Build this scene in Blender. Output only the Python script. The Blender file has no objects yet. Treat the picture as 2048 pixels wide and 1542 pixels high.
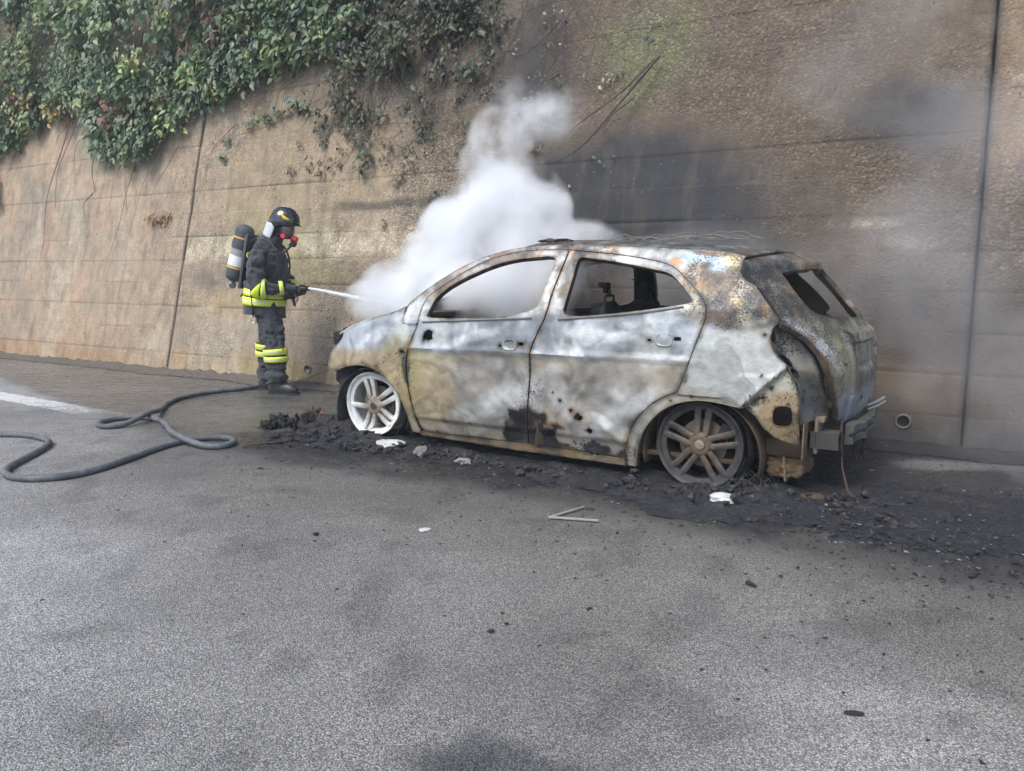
import bpy, bmesh, math, random
import numpy as np
from mathutils import Vector, Matrix
from mathutils.geometry import delaunay_2d_cdt
random.seed(7); RNG = np.random.default_rng(7)
R = math.radians
# ---------------------------------------------------------------- camera, world, sun, exposure
scene = bpy.context.scene
COLL = scene.collection
cam_d = bpy.data.cameras.new('camera'); cam = bpy.data.objects.new('camera', cam_d); COLL.objects.link(cam)
cam.location = (0, 0, 1.27)
cam.rotation_euler = (R(90) - math.atan(230 / 1540), 0, 0)
cam_d.sensor_width = 36; cam_d.lens = 36 * 1540 / 2048
cam_d.clip_start = .05; cam_d.clip_end = 1500
scene.camera = cam
world = bpy.data.worlds.new('World'); scene.world = world; world.use_nodes = True
SUN_EL, SUN_AZ = R(54), R(222)          # azimuth clockwise from +Y: high behind the camera, a little left
wn = world.node_tree.nodes; wl = world.node_tree.links
sky = wn.new('ShaderNodeTexSky'); sky.sky_type = 'NISHITA'; sky.sun_disc = False
sky.sun_elevation = SUN_EL; sky.sun_rotation = SUN_AZ; sky.air_density = 1.0; sky.dust_density = 1.2
wn['Background'].inputs['Strength'].default_value = 0.095
wl.new(sky.outputs[0], wn['Background'].inputs['Color'])
sl = bpy.data.lights.new('sun', 'SUN'); sl.energy = 1.5; sl.angle = R(32); sl.color = (1, .945, .86)
sun = bpy.data.objects.new('sun', sl); COLL.objects.link(sun)
sdir = Vector((math.sin(SUN_AZ) * math.cos(SUN_EL), math.cos(SUN_AZ) * math.cos(SUN_EL), math.sin(SUN_EL)))
sun.rotation_euler = sdir.to_track_quat('Z', 'Y').to_euler(); sun.location = (0, -6, 12)
vs = scene.view_settings; vs.view_transform = 'Standard'; vs.look = 'None'; vs.exposure = 1.42; vs.gamma = 1
scene.cycles.max_bounces = 5; scene.cycles.diffuse_bounces = 3; scene.cycles.glossy_bounces = 2; scene.cycles.volume_bounces = 6; scene.cycles.transparent_max_bounces = 8
scene.cycles.use_denoising = True; scene.cycles.use_adaptive_sampling = True; scene.cycles.adaptive_threshold = .04

# ---------------------------------------------------------------- helpers
def _hash(ix, iy, iz, seed):
    h = (ix * 374761393 + iy * 668265263 + iz * 2147483647 + seed * 974711) & 0xFFFFFFFF
    h = ((h ^ (h >> 13)) * 1274126177) & 0xFFFFFFFF
    return ((h ^ (h >> 16)) & 0xFFFF) / 65535.0
def vnoise(p, seed=0):
    p = np.asarray(p, float); i = np.floor(p).astype(np.int64); f = p - i; f = f * f * (3 - 2 * f)
    r = 0
    for dx in (0, 1):
        for dy in (0, 1):
            for dz in (0, 1):
                w = (f[:, 0] if dx else 1 - f[:, 0]) * (f[:, 1] if dy else 1 - f[:, 1]) * (f[:, 2] if dz else 1 - f[:, 2])
                r = r + w * _hash(i[:, 0] + dx, i[:, 1] + dy, i[:, 2] + dz, seed)
    return r
def fbm(p, scale=1., octv=4, seed=0, rough=.5):
    p = np.asarray(p, float) * scale; a = 1.; s = 0; n = 0
    for k in range(octv):
        s = s + a * vnoise(p * 2 ** k + 17.3 * k, seed + k); n += a; a *= rough
    return s / n
def P3(x, y, z=0):
    x, y = np.broadcast_arrays(np.asarray(x, float), np.asarray(y, float))
    return np.stack([x.ravel(), y.ravel(), np.broadcast_to(np.asarray(z, float), x.shape).ravel()], 1)
def sm(a, b, x):
    t = np.clip((np.asarray(x, float) - a) / (b - a), 0, 1); return t * t * (3 - 2 * t)
def lerp(a, b, t):
    t = np.asarray(t)[..., None]; return np.asarray(a, float) * (1 - t) + np.asarray(b, float) * t

def link(name, me, mat=None, parent=None, smooth=True):
    o = bpy.data.objects.new(name, me); COLL.objects.link(o)
    if mat is not None: me.materials.append(mat)
    if smooth: me.shade_smooth()
    if parent is not None: o.parent = parent
    return o
def mesh_obj(name, v, f, mat=None, parent=None, smooth=True, col=None, attrs=None):
    me = bpy.data.meshes.new(name)
    me.from_pydata([tuple(map(float, q)) for q in v], [], [tuple(map(int, q)) for q in f]); me.update()
    if col is not None: set_col(me, col)
    for k, a in (attrs or {}).items():
        at = me.attributes.new(k, 'FLOAT', 'POINT'); at.data.foreach_set('value', np.asarray(a, np.float32))
    return link(name, me, mat, parent, smooth)
def set_col(me, col):
    col = np.asarray(col, np.float32)
    if col.shape[1] == 3: col = np.concatenate([col, np.ones((len(col), 1), np.float32)], 1)
    at = me.color_attributes.new('Col', 'FLOAT_COLOR', 'POINT'); at.data.foreach_set('color', col.ravel())
def empty(name, loc=(0, 0, 0), rz=0, parent=None):
    o = bpy.data.objects.new(name, None); COLL.objects.link(o); o.location = loc; o.rotation_euler = (0, 0, rz)
    o.empty_display_size = .1
    if parent is not None: o.parent = parent
    return o
def tag(o, label=None, cat=None, group=None, kind=None):
    if label: o['label'] = label
    if cat: o['category'] = cat
    if group: o['group'] = group
    if kind: o['kind'] = kind
    return o

class MB:
    def __init__(s): s.v = []; s.f = []; s.c = []
    def add(s, v, f, col=None):
        o = len(s.v); s.v += [tuple(map(float, q)) for q in v]; s.f += [tuple(int(i) + o for i in q) for q in f]
        if col is not None: s.c += [tuple(col)] * len(v)
    def box(s, c, size, M=None, col=None, bev=0.0):
        x, y, z = (q / 2 for q in size)
        if bev:
            bm = bmesh.new(); bmesh.ops.create_cube(bm, size=1)
            for q in bm.verts: q.co = Vector((q.co.x * 2 * x, q.co.y * 2 * y, q.co.z * 2 * z))
            bmesh.ops.bevel(bm, geom=bm.edges[:], offset=bev, segments=2, affect='EDGES', profile=.6)
            bm.verts.index_update()
            v = [q.co.copy() for q in bm.verts]; f = [[q.index for q in g.verts] for g in bm.faces]; bm.free()
        else:
            v = [Vector((a * x, b * y, d * z)) for a in (-1, 1) for b in (-1, 1) for d in (-1, 1)]
            f = [(0, 1, 3, 2), (4, 6, 7, 5), (0, 4, 5, 1), (2, 3, 7, 6), (0, 2, 6, 4), (1, 5, 7, 3)]
        if M is not None: v = [M @ q for q in v]
        c = Vector(c); s.add([q + c for q in v], f, col)
    def tube(s, pts, rad, n=8, caps=True, col=None, flat=1.0):
        pts = [Vector(p) for p in pts]; m = len(pts)
        if not hasattr(rad, '__len__'): rad = [rad] * m
        up = Vector((0, 0, 1)); v = []; f = []; prev = None
        for i, p in enumerate(pts):
            t = (pts[min(i + 1, m - 1)] - pts[max(i - 1, 0)])
            t = t.normalized() if t.length > 1e-9 else Vector((1, 0, 0))
            a = (prev - t * prev.dot(t)) if prev is not None else t.cross(up if abs(t.z) < .9 else Vector((1, 0, 0)))
            a.normalize(); b = t.cross(a); prev = a
            for k in range(n):
                q = 2 * math.pi * k / n; v.append(p + a * math.cos(q) * rad[i] + b * math.sin(q) * rad[i] * flat)
        for i in range(m - 1):
            for k in range(n):
                f.append((i * n + k, i * n + (k + 1) % n, (i + 1) * n + (k + 1) % n, (i + 1) * n + k))
        if caps: f.append(tuple(range(n))[::-1]); f.append(tuple((m - 1) * n + k for k in range(n)))
        s.add(v, f, col)
    def lathe(s, prof, c=(0, 0, 0), n=48, axis='y', M=None, col=None, closed=False):
        v = []; f = []; m = len(prof)
        for r, h in prof:
            for k in range(n):
                q = 2 * math.pi * k / n; a, b = r * math.cos(q), r * math.sin(q)
                v.append(Vector((a, h, b)) if axis == 'y' else Vector((a, b, h)) if axis == 'z' else Vector((h, a, b)))
        for i in range(m if closed else m - 1):
            j = (i + 1) % m
            for k in range(n): f.append((i * n + k, i * n + (k + 1) % n, j * n + (k + 1) % n, j * n + k))
        if M is not None: v = [M @ q for q in v]
        c = Vector(c); s.add([q + c for q in v], f, col)
    def build(s, name, mat, parent=None, smooth=True, col=None):
        o = mesh_obj(name, s.v, s.f, mat, parent, False, np.array(s.c) if s.c and len(s.c) == len(s.v) else col)
        if smooth:
            o.data.shade_smooth()
            try: o.data.set_sharp_from_angle(angle=R(40))
            except Exception: pass
        bm = bmesh.new(); bm.from_mesh(o.data); bmesh.ops.recalc_face_normals(bm, faces=bm.faces[:]); bm.to_mesh(o.data); bm.free()
        return o

def rock(seed, size, n=1, squash=(1, 1, 1)):
    """a small irregular lump: subdivided icosahedron pushed about"""
    bm = bmesh.new(); bmesh.ops.create_icosphere(bm, subdivisions=n, radius=1)
    v = np.array([q.co[:] for q in bm.verts]); f = [[q.index for q in g.verts] for g in bm.faces]; bm.free()
    k = .35 + 1.3 * fbm(v + seed * 9.1, 1.9, 4, seed, .65)
    return v * k[:, None] * size * np.array(squash), f

# ---- node material helpers
def new_mat(name):
    m = bpy.data.materials.new(name); m.use_nodes = True; nt = m.node_tree
    return m, nt, nt.nodes['Principled BSDF']
def N(nt, typ, **kw):
    n = nt.nodes.new(typ)
    for k, v in kw.items():
        if k in n.inputs: n.inputs[k].default_value = v
        else: setattr(n, k, v)
    return n
def sock(nt, inp, val):
    if isinstance(val, bpy.types.NodeSocket): nt.links.new(val, inp)
    elif hasattr(inp.default_value, '__len__') and not hasattr(val, '__len__'): inp.default_value = [val] * len(inp.default_value)
    elif hasattr(val, '__len__') and len(inp.default_value) == 4 and len(val) == 3: inp.default_value = (*val, 1)
    else: inp.default_value = val
def mth(nt, op, a, b=0., c=None, clamp=False):
    n = nt.nodes.new('ShaderNodeMath'); n.operation = op; n.use_clamp = clamp
    sock(nt, n.inputs[0], a); sock(nt, n.inputs[1], b)
    if c is not None: sock(nt, n.inputs[2], c)
    return n.outputs[0]
def mixc(nt, f, a, b, blend='MIX'):
    n = nt.nodes.new('ShaderNodeMix'); n.data_type = 'RGBA'; n.blend_type = blend; n.clamp_factor = True
    sock(nt, n.inputs[0], f); sock(nt, n.inputs[6], a); sock(nt, n.inputs[7], b); return n.outputs[2]
def noise(nt, co, scale, detail=4., rough=.55, dist=0., w='Fac'):
    n = nt.nodes.new('ShaderNodeTexNoise'); n.inputs['Scale'].default_value = scale; n.inputs['Detail'].default_value = detail
    n.inputs['Roughness'].default_value = rough; n.inputs['Distortion'].default_value = dist
    if co is not None: nt.links.new(co, n.inputs['Vector'])
    return n.outputs[w]
def voro(nt, co, scale, feature='F1', out='Distance', rnd=1.):
    n = nt.nodes.new('ShaderNodeTexVoronoi'); n.feature = feature; n.inputs['Scale'].default_value = scale
    n.inputs['Randomness'].default_value = rnd
    if co is not None: nt.links.new(co, n.inputs['Vector'])
    return n.outputs[out]
def voro2(nt, co, scale):
    n = nt.nodes.new('ShaderNodeTexVoronoi'); n.inputs['Scale'].default_value = scale; nt.links.new(co, n.inputs['Vector']); return n.outputs['Color'], n.outputs['Distance']
def ramp(nt, fac, stops, interp='LINEAR'):
    n = nt.nodes.new('ShaderNodeValToRGB'); n.color_ramp.interpolation = interp; e = n.color_ramp.elements
    while len(e) < len(stops): e.new(.5)
    for q, (p, c) in zip(e, stops): q.position = p; q.color = (*c, 1) if hasattr(c, '__len__') else (c, c, c, 1)
    nt.links.new(fac, n.inputs[0]); return n.outputs[0]
def mrange(nt, v, a, b, c=0., d=1.):
    n = nt.nodes.new('ShaderNodeMapRange'); n.clamp = True
    for k, q in zip(range(5), (v, a, b, c, d)): sock(nt, n.inputs[k], q)
    return n.outputs[0]
def coord(nt, kind='Object'): return nt.nodes.new('ShaderNodeTexCoord').outputs[kind]
def geopos(nt): return nt.nodes.new('ShaderNodeNewGeometry').outputs['Position']
def attr(nt, name, out='Color'):
    n = nt.nodes.new('ShaderNodeAttribute'); n.attribute_name = name; return n.outputs[out]
def bump(nt, bsdf, h, strength=.5, dist=.01):
    n = nt.nodes.new('ShaderNodeBump'); n.inputs['Strength'].default_value = strength; n.inputs['Distance'].default_value = dist
    nt.links.new(h, n.inputs['Height']); nt.links.new(n.outputs[0], bsdf.inputs['Normal']); return n
def simple(name, col, rough=.6, metal=0., nscale=30., var=.35, bstr=.2, bdist=.004, col2=None):
    m, nt, b = new_mat(name); co = coord(nt)
    n1 = noise(nt, co, nscale, 5); n2 = noise(nt, co, nscale * .17, 3)
    c = mixc(nt, n2, tuple(q * (1 - var) for q in col), col2 or tuple(min(1, q * (1 + var)) for q in col))
    c = mixc(nt, mth(nt, 'MULTIPLY', n1, var), c, (.0, .0, .0), 'MIX')
    nt.links.new(c, b.inputs['Base Color']); b.inputs['Roughness'].default_value = rough; b.inputs['Metallic'].default_value = metal
    if bstr: bump(nt, b, n1, bstr, bdist)
    return m
# ---------------------------------------------------------------- frames of the place
WALL_P0 = np.array([-4.28, 9.71, 0.]); _w = np.array([1, -.578, 0.]); WALL_W = _w / np.linalg.norm(_w)
WALL_IN = np.array([-WALL_W[1], WALL_W[0], 0.])                   # horizontal, into the hillside
BAT = R(14); WALL_U = WALL_IN * math.sin(BAT) + np.array([0, 0, math.cos(BAT)])
WALL_N = -WALL_IN * math.cos(BAT) + np.array([0, 0, math.sin(BAT)])   # out of the wall, towards the road
def wall_pt(s, t, out=0.):
    s, t, out = (np.asarray(q, float)[..., None] for q in (s, t, out))
    return WALL_P0 + WALL_W * s + WALL_U * t + WALL_N * out
CAR_O = np.array([1.526, 5.077, 0.]); CAR_D = np.array([-.8582, .5134, 0.]); CAR_L = np.array([-.5134, -.8582, 0.])
CAR_RZ = math.atan2(CAR_D[1], CAR_D[0])
def car_pt(x, y, z=0.): return CAR_O + CAR_D * x + CAR_L * y + np.array([0, 0, z])
def to_car(X, Y): return (X - CAR_O[0]) * CAR_D[0] + (Y - CAR_O[1]) * CAR_D[1], (X - CAR_O[0]) * CAR_L[0] + (Y - CAR_O[1]) * CAR_L[1]
def to_wall(X, Y): return (X - WALL_P0[0]) * WALL_W[0] + (Y - WALL_P0[1]) * WALL_W[1], -((X - WALL_P0[0]) * WALL_IN[0] + (Y - WALL_P0[1]) * WALL_IN[1])

# ---------------------------------------------------------------- road surface
def road_material():
    m, nt, b = new_mat('worn_asphalt'); co = geopos(nt)
    col = attr(nt, 'Col'); wet = attr(nt, 'wet', 'Fac'); soot = attr(nt, 'soot', 'Fac')
    cell, dist = voro2(nt, co, 195)
    sep = nt.nodes.new('ShaderNodeSeparateColor'); nt.links.new(cell, sep.inputs[0])
    stone = ramp(nt, sep.outputs[0], [(0, .42), (.4, .78), (.75, 1.05), (.93, 1.3), (1, 1.6)])
    gap = mrange(nt, dist, .36, .66, 1., .42)
    fine = noise(nt, co, 260, 2, .6)
    big = noise(nt, co, 3.1, 4, .62)
    c = mixc(nt, 1., col, stone, 'MULTIPLY'); c = mixc(nt, 1., c, gap, 'MULTIPLY')
    c = mixc(nt, mrange(nt, fine, .35, .8, .0, .45), c, (.035, .037, .04))
    c = mixc(nt, mrange(nt, big, .40, .7, .0, .28), c, (.09, .09, .09))
    tint = noise(nt, co, 40, 2); c = mixc(nt, mrange(nt, tint, .55, .75, 0, .35), c, mixc(nt, 1., c, (1.15, 1., .8), 'MULTIPLY'))
    # wetness closes the pores, soot fills them
    c = mixc(nt, wet, c, mixc(nt, 1., mixc(nt, .65, c, mixc(nt, 1., col, (.8, .8, .8), 'MULTIPLY')), (.40, .40, .41), 'MULTIPLY'))
    sn = noise(nt, co, 22, 4, .7)
    sfac = mth(nt, 'MULTIPLY', soot, mrange(nt, sn, .30, .70, 1., .55), clamp=True)
    c = mixc(nt, sfac, c, ramp(nt, noise(nt, co, 60, 3, .7), [(.3, (.005, .006, .008)), (.64, (.016, .018, .022)), (.77, (.07, .07, .075)), (.84, (.25, .25, .26))]))
    nt.links.new(c, b.inputs['Base Color'])
    rr = noise(nt, co, 7, 5, .6)
    nt.links.new(mth(nt, 'SUBTRACT', .82, mth(nt, 'MULTIPLY', wet, mrange(nt, rr, .35, .65, .38, .68))), b.inputs['Roughness'])
    h = mth(nt, 'SUBTRACT', mth(nt, 'MULTIPLY', sep.outputs[1], .5), dist)
    h = mth(nt, 'MULTIPLY', h, mth(nt, 'SUBTRACT', 1., mth(nt, 'MULTIPLY', wet, .7)))
    bump(nt, b, h, .75, .006)
    return m
def build_road():
    xs = np.r_[-70, -40, -22, -14, np.arange(-9, 7.01, .042), 9, 14, 25, 70]
    ys = np.r_[-70, -40, -12, -4, -1, .3, np.arange(1.0, 12.4, .042), 14, 20, 40, 70]
    X, Y = np.meshgrid(xs, ys, indexing='ij'); x, y = X.ravel(), Y.ravel(); p = P3(x, y)
    cx, cy = to_car(x, y); ws, wo = to_wall(x, y)
    n1 = fbm(p, .9, 5, 3); n2 = fbm(p, 2.6, 4, 11); n3 = fbm(p, .35, 3, 29)
    # distance beyond the edge of the soaked strip beside the wall (wo is metres out from the wall foot)
    edge = np.interp(ws, [-9, -3, -1.57, -.4, .9, 2.4, 3.7, 5, 6.2, 7.2, 8.2, 9, 12], [.6, .9, 1.29, 1.57, 1.89, 2.36, 2.62, 2.55, 2.5, 2.5, 2.65, 2.45, 2.4]) + (n1 - .5) * .45 + (n2 - .5) * .25
    wet = sm(.16, -.10, wo - edge) * (1 - .55 * sm(7.2, 8.8, ws))
    dry = sm(1.6, .2, ws + (n1 - .5) * .8) * sm(-.02, .12, wo - edge)
    # soot and burnt matter around the wreck
    dx = np.maximum(np.maximum(-1.35 - cx, cx - 3.05), 0); dy = np.maximum(np.maximum(-1.2 - cy, cy - .98), 0)
    dc = np.hypot(dx, dy)
    soot = sm(.62, .22, dc + (n2 - .5) * .9 + (n1 - .5) * .5)
    tail = sm(1.5, .4, np.hypot((cx + 1.5) / 1.25, (cy - .55) / .95) + (n2 - .5) * .8)
    soot = np.maximum(soot, .9 * tail)
    soot = np.maximum(soot, .85 * sm(1.15, .45, np.hypot((x - 2.25) / 1.15, (y - 3.62 + .12 * (x - 2.2)) / .30) + (n2 - .5) * .9))
    mid = sm(1.5, .3, dc + (n1 - .5) * 1.1) * .6
    # colour
    base = np.array([.47, .455, .43])
    col = np.repeat(base[None], len(x), 0)
    col *= (0.80 + .55 * (n1 - .5) + .5 * (n3 - .5))[:, None] + .14
    col = lerp(col, np.array([.21, .195, .165]), .75 * sm(2.6, .5, dc + (n1 - .5) * 1.6) * (1 - wet * .3))     # browned by heat and dirt
    left = sm(.4, -3.2, x) * sm(6.2, 3.0, y); col = lerp(col, np.array([.60, .595, .585]), .65 * left)
    patch = sm(1.0, .35, np.hypot((x + .04) / .30, (y - 1.82) / .17) + (n2 - .5) * 1.5 + (fbm(p, 9, 3, 58) - .5) * .8); col = lerp(col, np.array([.10, .10, .105]), .85 * patch)
    band = sm(1.7, 2.6, wo) * sm(4.6, 3.1, wo + (n1 - .5)) * sm(3.2, 5.2, ws); col = lerp(col, np.array([.235, .215, .175]), .6 * band)
    tracks = sm(.5, .60, fbm(P3(x * .6, y * 1.6), 1.3, 5, 51)); col = lerp(col, col * .70, .42 * tracks); sp = sm(.60, .68, fbm(p, 5.5, 4, 53)); col = lerp(col, col * .55, .55 * sp)
    # pale ash / foam residue to the right of the wreck
    for (ax, ay, ra, rb, st) in ((2.95, 4.93, .62, .22, .95), (2.2, 4.08, .5, .15, .85), (3.6, 4.75, .5, .3, .5)):
        k = sm(1.15, .35, np.hypot((x - ax) / ra + (y - ay) * .25, (y - ay) / rb) + (n2 - .5) * 1.3) * st
        col = lerp(col, np.array([.46, .46, .43]), k); soot *= 1 - .85 * k; wet *= 1 - .6 * k
    gr = sm(1., .2, np.hypot((x + 2.1) / .28, (y - 6.55) / .30) + (n2 - .5)); col = lerp(col, np.array([.30, .33, .10]), .65 * gr)
    foam = sm(.52, .7, fbm(P3(x * 2.2, y * 3.), 2.2, 4, 77)) * sm(1.2, .4, np.hypot((x + 2.25) / 1.0, (y - 5.95) / .4))
    col = lerp(col, np.array([.5, .5, .5]), .6 * foam)
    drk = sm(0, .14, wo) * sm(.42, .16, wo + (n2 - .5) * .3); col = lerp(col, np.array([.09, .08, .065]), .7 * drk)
    col = lerp(col, np.array([.58, .58, .57]), .7 * dry * sm(2.7, 2.2, wo))
    soot = np.clip(soot + mid * .5, 0, 1)
    z = np.zeros_like(x)
    nx, ny = len(xs), len(ys); idx = np.arange(nx * ny).reshape(nx, ny)
    f = np.stack([idx[:-1, :-1], idx[1:, :-1], idx[1:, 1:], idx[:-1, 1:]], -1).reshape(-1, 4)
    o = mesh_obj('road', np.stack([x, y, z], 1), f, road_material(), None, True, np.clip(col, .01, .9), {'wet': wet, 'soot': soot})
    return tag(o, 'worn grey asphalt road, soaked and sooty beside the wall', kind='structure')
ROAD = build_road()

def build_marking():
    m, nt, b = new_mat('road_paint'); co = geopos(nt); wear = attr(nt, 'wear', 'Fac')
    n = noise(nt, co, 55, 6, .7); n2 = noise(nt, co, 6, 4)
    k = mrange(nt, mth(nt, 'SUBTRACT', mth(nt, 'ADD', mth(nt, 'MULTIPLY', n, .8), mth(nt, 'MULTIPLY', n2, .35)), mth(nt, 'ADD', wear, .25)), -.10, .12)
    c = mixc(nt, noise(nt, co, 20, 4), (.50, .50, .50), (.70, .70, .70)); tp = nt.nodes.new('ShaderNodeBsdfTransparent'); mx = nt.nodes.new('ShaderNodeMixShader'); nt.links.new(mth(nt, 'MULTIPLY', k, .85), mx.inputs[0]); nt.links.new(tp.outputs[0], mx.inputs[1]); nt.links.new(b.outputs[0], mx.inputs[2]); nt.links.new(mx.outputs[0], nt.nodes['Material Output'].inputs[0])
    nt.links.new(c, b.inputs['Base Color']); b.inputs['Roughness'].default_value = .6
    bump(nt, b, n, .5, .004)
    v, f, w = [], [], []
    ss = np.arange(-14, 4.6, .08)
    for i, s in enumerate(ss):
        wdt = .125
        for k, off in enumerate((-wdt, -.04, .04, wdt)):
            j = .012 * math.sin(s * 31 + k) + .008 * math.sin(s * 77 + 2 * k)
            p = WALL_P0 + WALL_W * s - WALL_IN * (2.15 + .055 * s + off + j); v.append((p[0], p[1], .004)); w.append(np.interp(s, [-9, .2, 1.4, 2.4, 3.4], [.10, .17, .30, .48, .85]))
        if i:
            q = (i - 1) * 4
            for k in range(3): f.append((q + k, q + k + 1, q + 5 + k, q + 4 + k))
    o = mesh_obj('road_marking', v, f, m, None, True, None, {'wear': w})
    return tag(o, 'worn white edge line on the road running towards the front wheel', kind='structure')
build_marking()

# ---------------------------------------------------------------- retaining wall
def wall_material():
    m, nt, b = new_mat('stained_concrete'); co = coord(nt, 'Object'); col = attr(nt, 'Col'); peb = attr(nt, 'pebble', 'Fac')
    cell, dist = voro2(nt, co, 48)
    sep = nt.nodes.new('ShaderNodeSeparateColor'); nt.links.new(cell, sep.inputs[0])
    st = ramp(nt, sep.outputs[0], [(0, .5), (.4, .82), (.75, 1.08), (.93, 1.4), (1, 1.75)])
    c = mixc(nt, peb, col, mixc(nt, 1., col, st, 'MULTIPLY'))
    c = mixc(nt, mth(nt, 'MULTIPLY', peb, mrange(nt, dist, .38, .72, 0., .62)), c, (.07, .063, .055))
    n1 = noise(nt, co, 5.5, 5, .68); c = mixc(nt, mrange(nt, n1, .40, .68, .0, .55), c, mixc(nt, 1., c, (.45, .44, .43), 'MULTIPLY'))
    n2 = noise(nt, co, 70, 3, .7); c = mixc(nt, mrange(nt, n2, .5, .75, 0., .45), c, (.06, .055, .05))
    n4 = noise(nt, co, 33, 3, .6); c = mixc(nt, mrange(nt, n4, .62, .72, 0., .55), c, mixc(nt, 1., c, (1.7, 1.65, 1.55), 'MULTIPLY'))
    # streaks running down the face
    mp = nt.nodes.new('ShaderNodeMapping'); mp.inputs['Scale'].default_value = (9, 9, .8); nt.links.new(co, mp.inputs[0])
    n3 = noise(nt, mp.outputs[0], 1.0, 5, .6); c = mixc(nt, mrange(nt, n3, .48, .72, 0., .55), c, (.10, .08, .062))
    pit = voro(nt, co, 13, 'F1', 'Distance'); pk = mth(nt, 'MULTIPLY', mrange(nt, pit, .10, .16, 1., 0.), mrange(nt, noise(nt, co, 1.7, 2), .47, .6, 0., 1.))
    c = mixc(nt, pk, c, (.025, .022, .02))
    fl = voro(nt, co, 9, 'F1', 'Distance'); c = mixc(nt, mth(nt, 'MULTIPLY', mrange(nt, fl, .04, .07, 1., 0.), .4), c, (.38, .35, .31))
    nt.links.new(c, b.inputs['Base Color']); b.inputs['Roughness'].default_value = .9
    h = mth(nt, 'SUBTRACT', mth(nt, 'MULTIPLY', n2, .8), mth(nt, 'MULTIPLY', mth(nt, 'MULTIPLY', dist, peb), 1.3))
    bump(nt, b, h, .8, .012)
    return m
COURSES = [.235 + .304 * k for k in range(24)]
def build_wall():
    root = empty('retaining_wall', tuple(WALL_P0), math.atan2(WALL_W[1], WALL_W[0]))
    tag(root, 'tall stained concrete retaining wall leaning back behind the burnt car', 'wall')
    mat = wall_material()
    bays = [(-10.5, -.188), (-.172, 8.642), (8.662, 13.5)]
    Ltop = 6.9
    t0 = list(np.arange(0, Ltop, .034))
    for c in COURSES:
        t0 = [t for t in t0 if abs(t - c) > .021] + [c - .015, c - .006, c + .006, c + .015]
    ts = np.array(sorted(t for t in t0 if 0 <= t <= Ltop))
    def local(s, t, out):     # wall local frame: x along, y into the hill, z up
        return np.stack([s, t * math.sin(BAT) - out * math.cos(BAT), t * math.cos(BAT) + out * math.sin(BAT)], 1)
    for bi, (a, e) in enumerate(bays):
        ss = np.linspace(a, e, int((e - a) / .036)); S_, T_ = np.meshgrid(ss, ts, indexing='ij'); s, t = S_.ravel(), T_.ravel()
        p = P3(s, t); n1 = fbm(p, .8, 5, 5); n2 = fbm(p, 2.4, 5, 9); n3 = fbm(P3(s * .35, t), 1.5, 4, 21); n4 = fbm(p, 7., 3, 33)
        out = (n1 - .5) * .035 + (n2 - .5) * .022 + (n4 - .5) * .010
        ci = np.floor((t - COURSES[0]) / .304)
        out += (_hash(ci.astype(np.int64), 0 * ci.astype(np.int64) + bi, 0 * ci.astype(np.int64), 4) - .5) * .010
        d = np.abs((t - COURSES[0]) - np.round((t - COURSES[0]) / .304) * .304)
        kk = np.round((t - COURSES[0]) / .304).astype(np.int64)
        strg = (.06 + 1.05 * sm(.46, .66, fbm(P3(s * .45, kk * 3.7), 1.5, 3, 41))) * (1 - .5 * sm(1.9, 2.6, t)) * (1 - .45 * sm(.2, -.8, s))
        groove = np.clip(1 - d / .011, 0, 1) * strg
        out -= groove * .012
        edge = np.minimum(s - a, e - s); out -= .012 * sm(.03, 0, edge) * (.4 + n4)
        # ---- colour of the concrete, what has stained it, and vine shade painted in
        col = lerp(np.array([.345, .285, .22]), np.array([.285, .25, .205]), sm(.4, .62, n1))
        col = lerp(col, np.array([.42, .315, .235]), .75 * sm(.2, -2.0, s) * sm(.40, .55, n2))
        col = lerp(col, np.array([.36, .24, .135]), .7 * sm(.42, .1, t + (n2 - .5) * .35) * sm(7, 3, s))
        col = lerp(col, np.array([.40, .32, .17]), .5 * sm(.9, .2, np.hypot((s - .9) / 1.1, (t - .95) / .35) + (n2 - .5)))
        pale = sm(1.82, 1.74, t + (n2 - .5) * .06) * sm(1.38, 1.60, t + (n2 - .5) * .35) * sm(-.3, -.1, s) * sm(4.2, 3.0, s)
        col = lerp(col, np.array([.56, .52, .40]), .85 * pale * sm(.28, .55, n4 * .6 + n1 * .4))
        low = sm(1.5, 1.25, t) * sm(.95, 1.15, t) * sm(-.2, .2, s) * sm(3.8, 2.8, s); col = lerp(col, np.array([.20, .18, .15]), .75 * low)
        up = sm(1.9, 2.3, t) * sm(.1, .9, s) * sm(5., 3.8, s); col = lerp(col, np.array([.30, .245, .165]), .6 * up)
        col = lerp(col, np.array([.25, .24, .11]), .5 * sm(.55, .7, n3) * sm(2.8, 1.6, t) * sm(0, 1, s) * sm(5, 3, s))
        dk = sm(.06, .0, np.abs(t - 2.04 - (n2 - .5) * .05) - .02) * sm(1.9, 2.6, s) * sm(4.4, 3.9, s); col = lerp(col, np.array([.07, .06, .05]), .8 * dk)
        wavy = t + .12 * np.sin(s * 1.1) + (n1 - .5) * .4
        shade_v = sm(2.55, 3.3, t + (n1 - .5) * .8) * sm(.6, 1.9, s + (n2 - .5)) * sm(6, 4.2, s); col = lerp(col, np.array([.15, .125, .10]), .75 * shade_v)  # shade of the hanging vines painted into the upper wall colour
        # lighter lime runs round the left bays
        lime = sm(.52, .66, fbm(P3(s * 1.4, t * .5), 1.0, 4, 63)) * sm(4, 2, s); col = lerp(col, np.array([.46, .42, .35]), .45 * lime)
        # right-hand part: darker, browner, smoked by the fire
        rgt = sm(3.2, 5.6, s + (n1 - .5) * 1.6); col = lerp(col, np.array([.128, .096, .072]), .92 * rgt)
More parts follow.
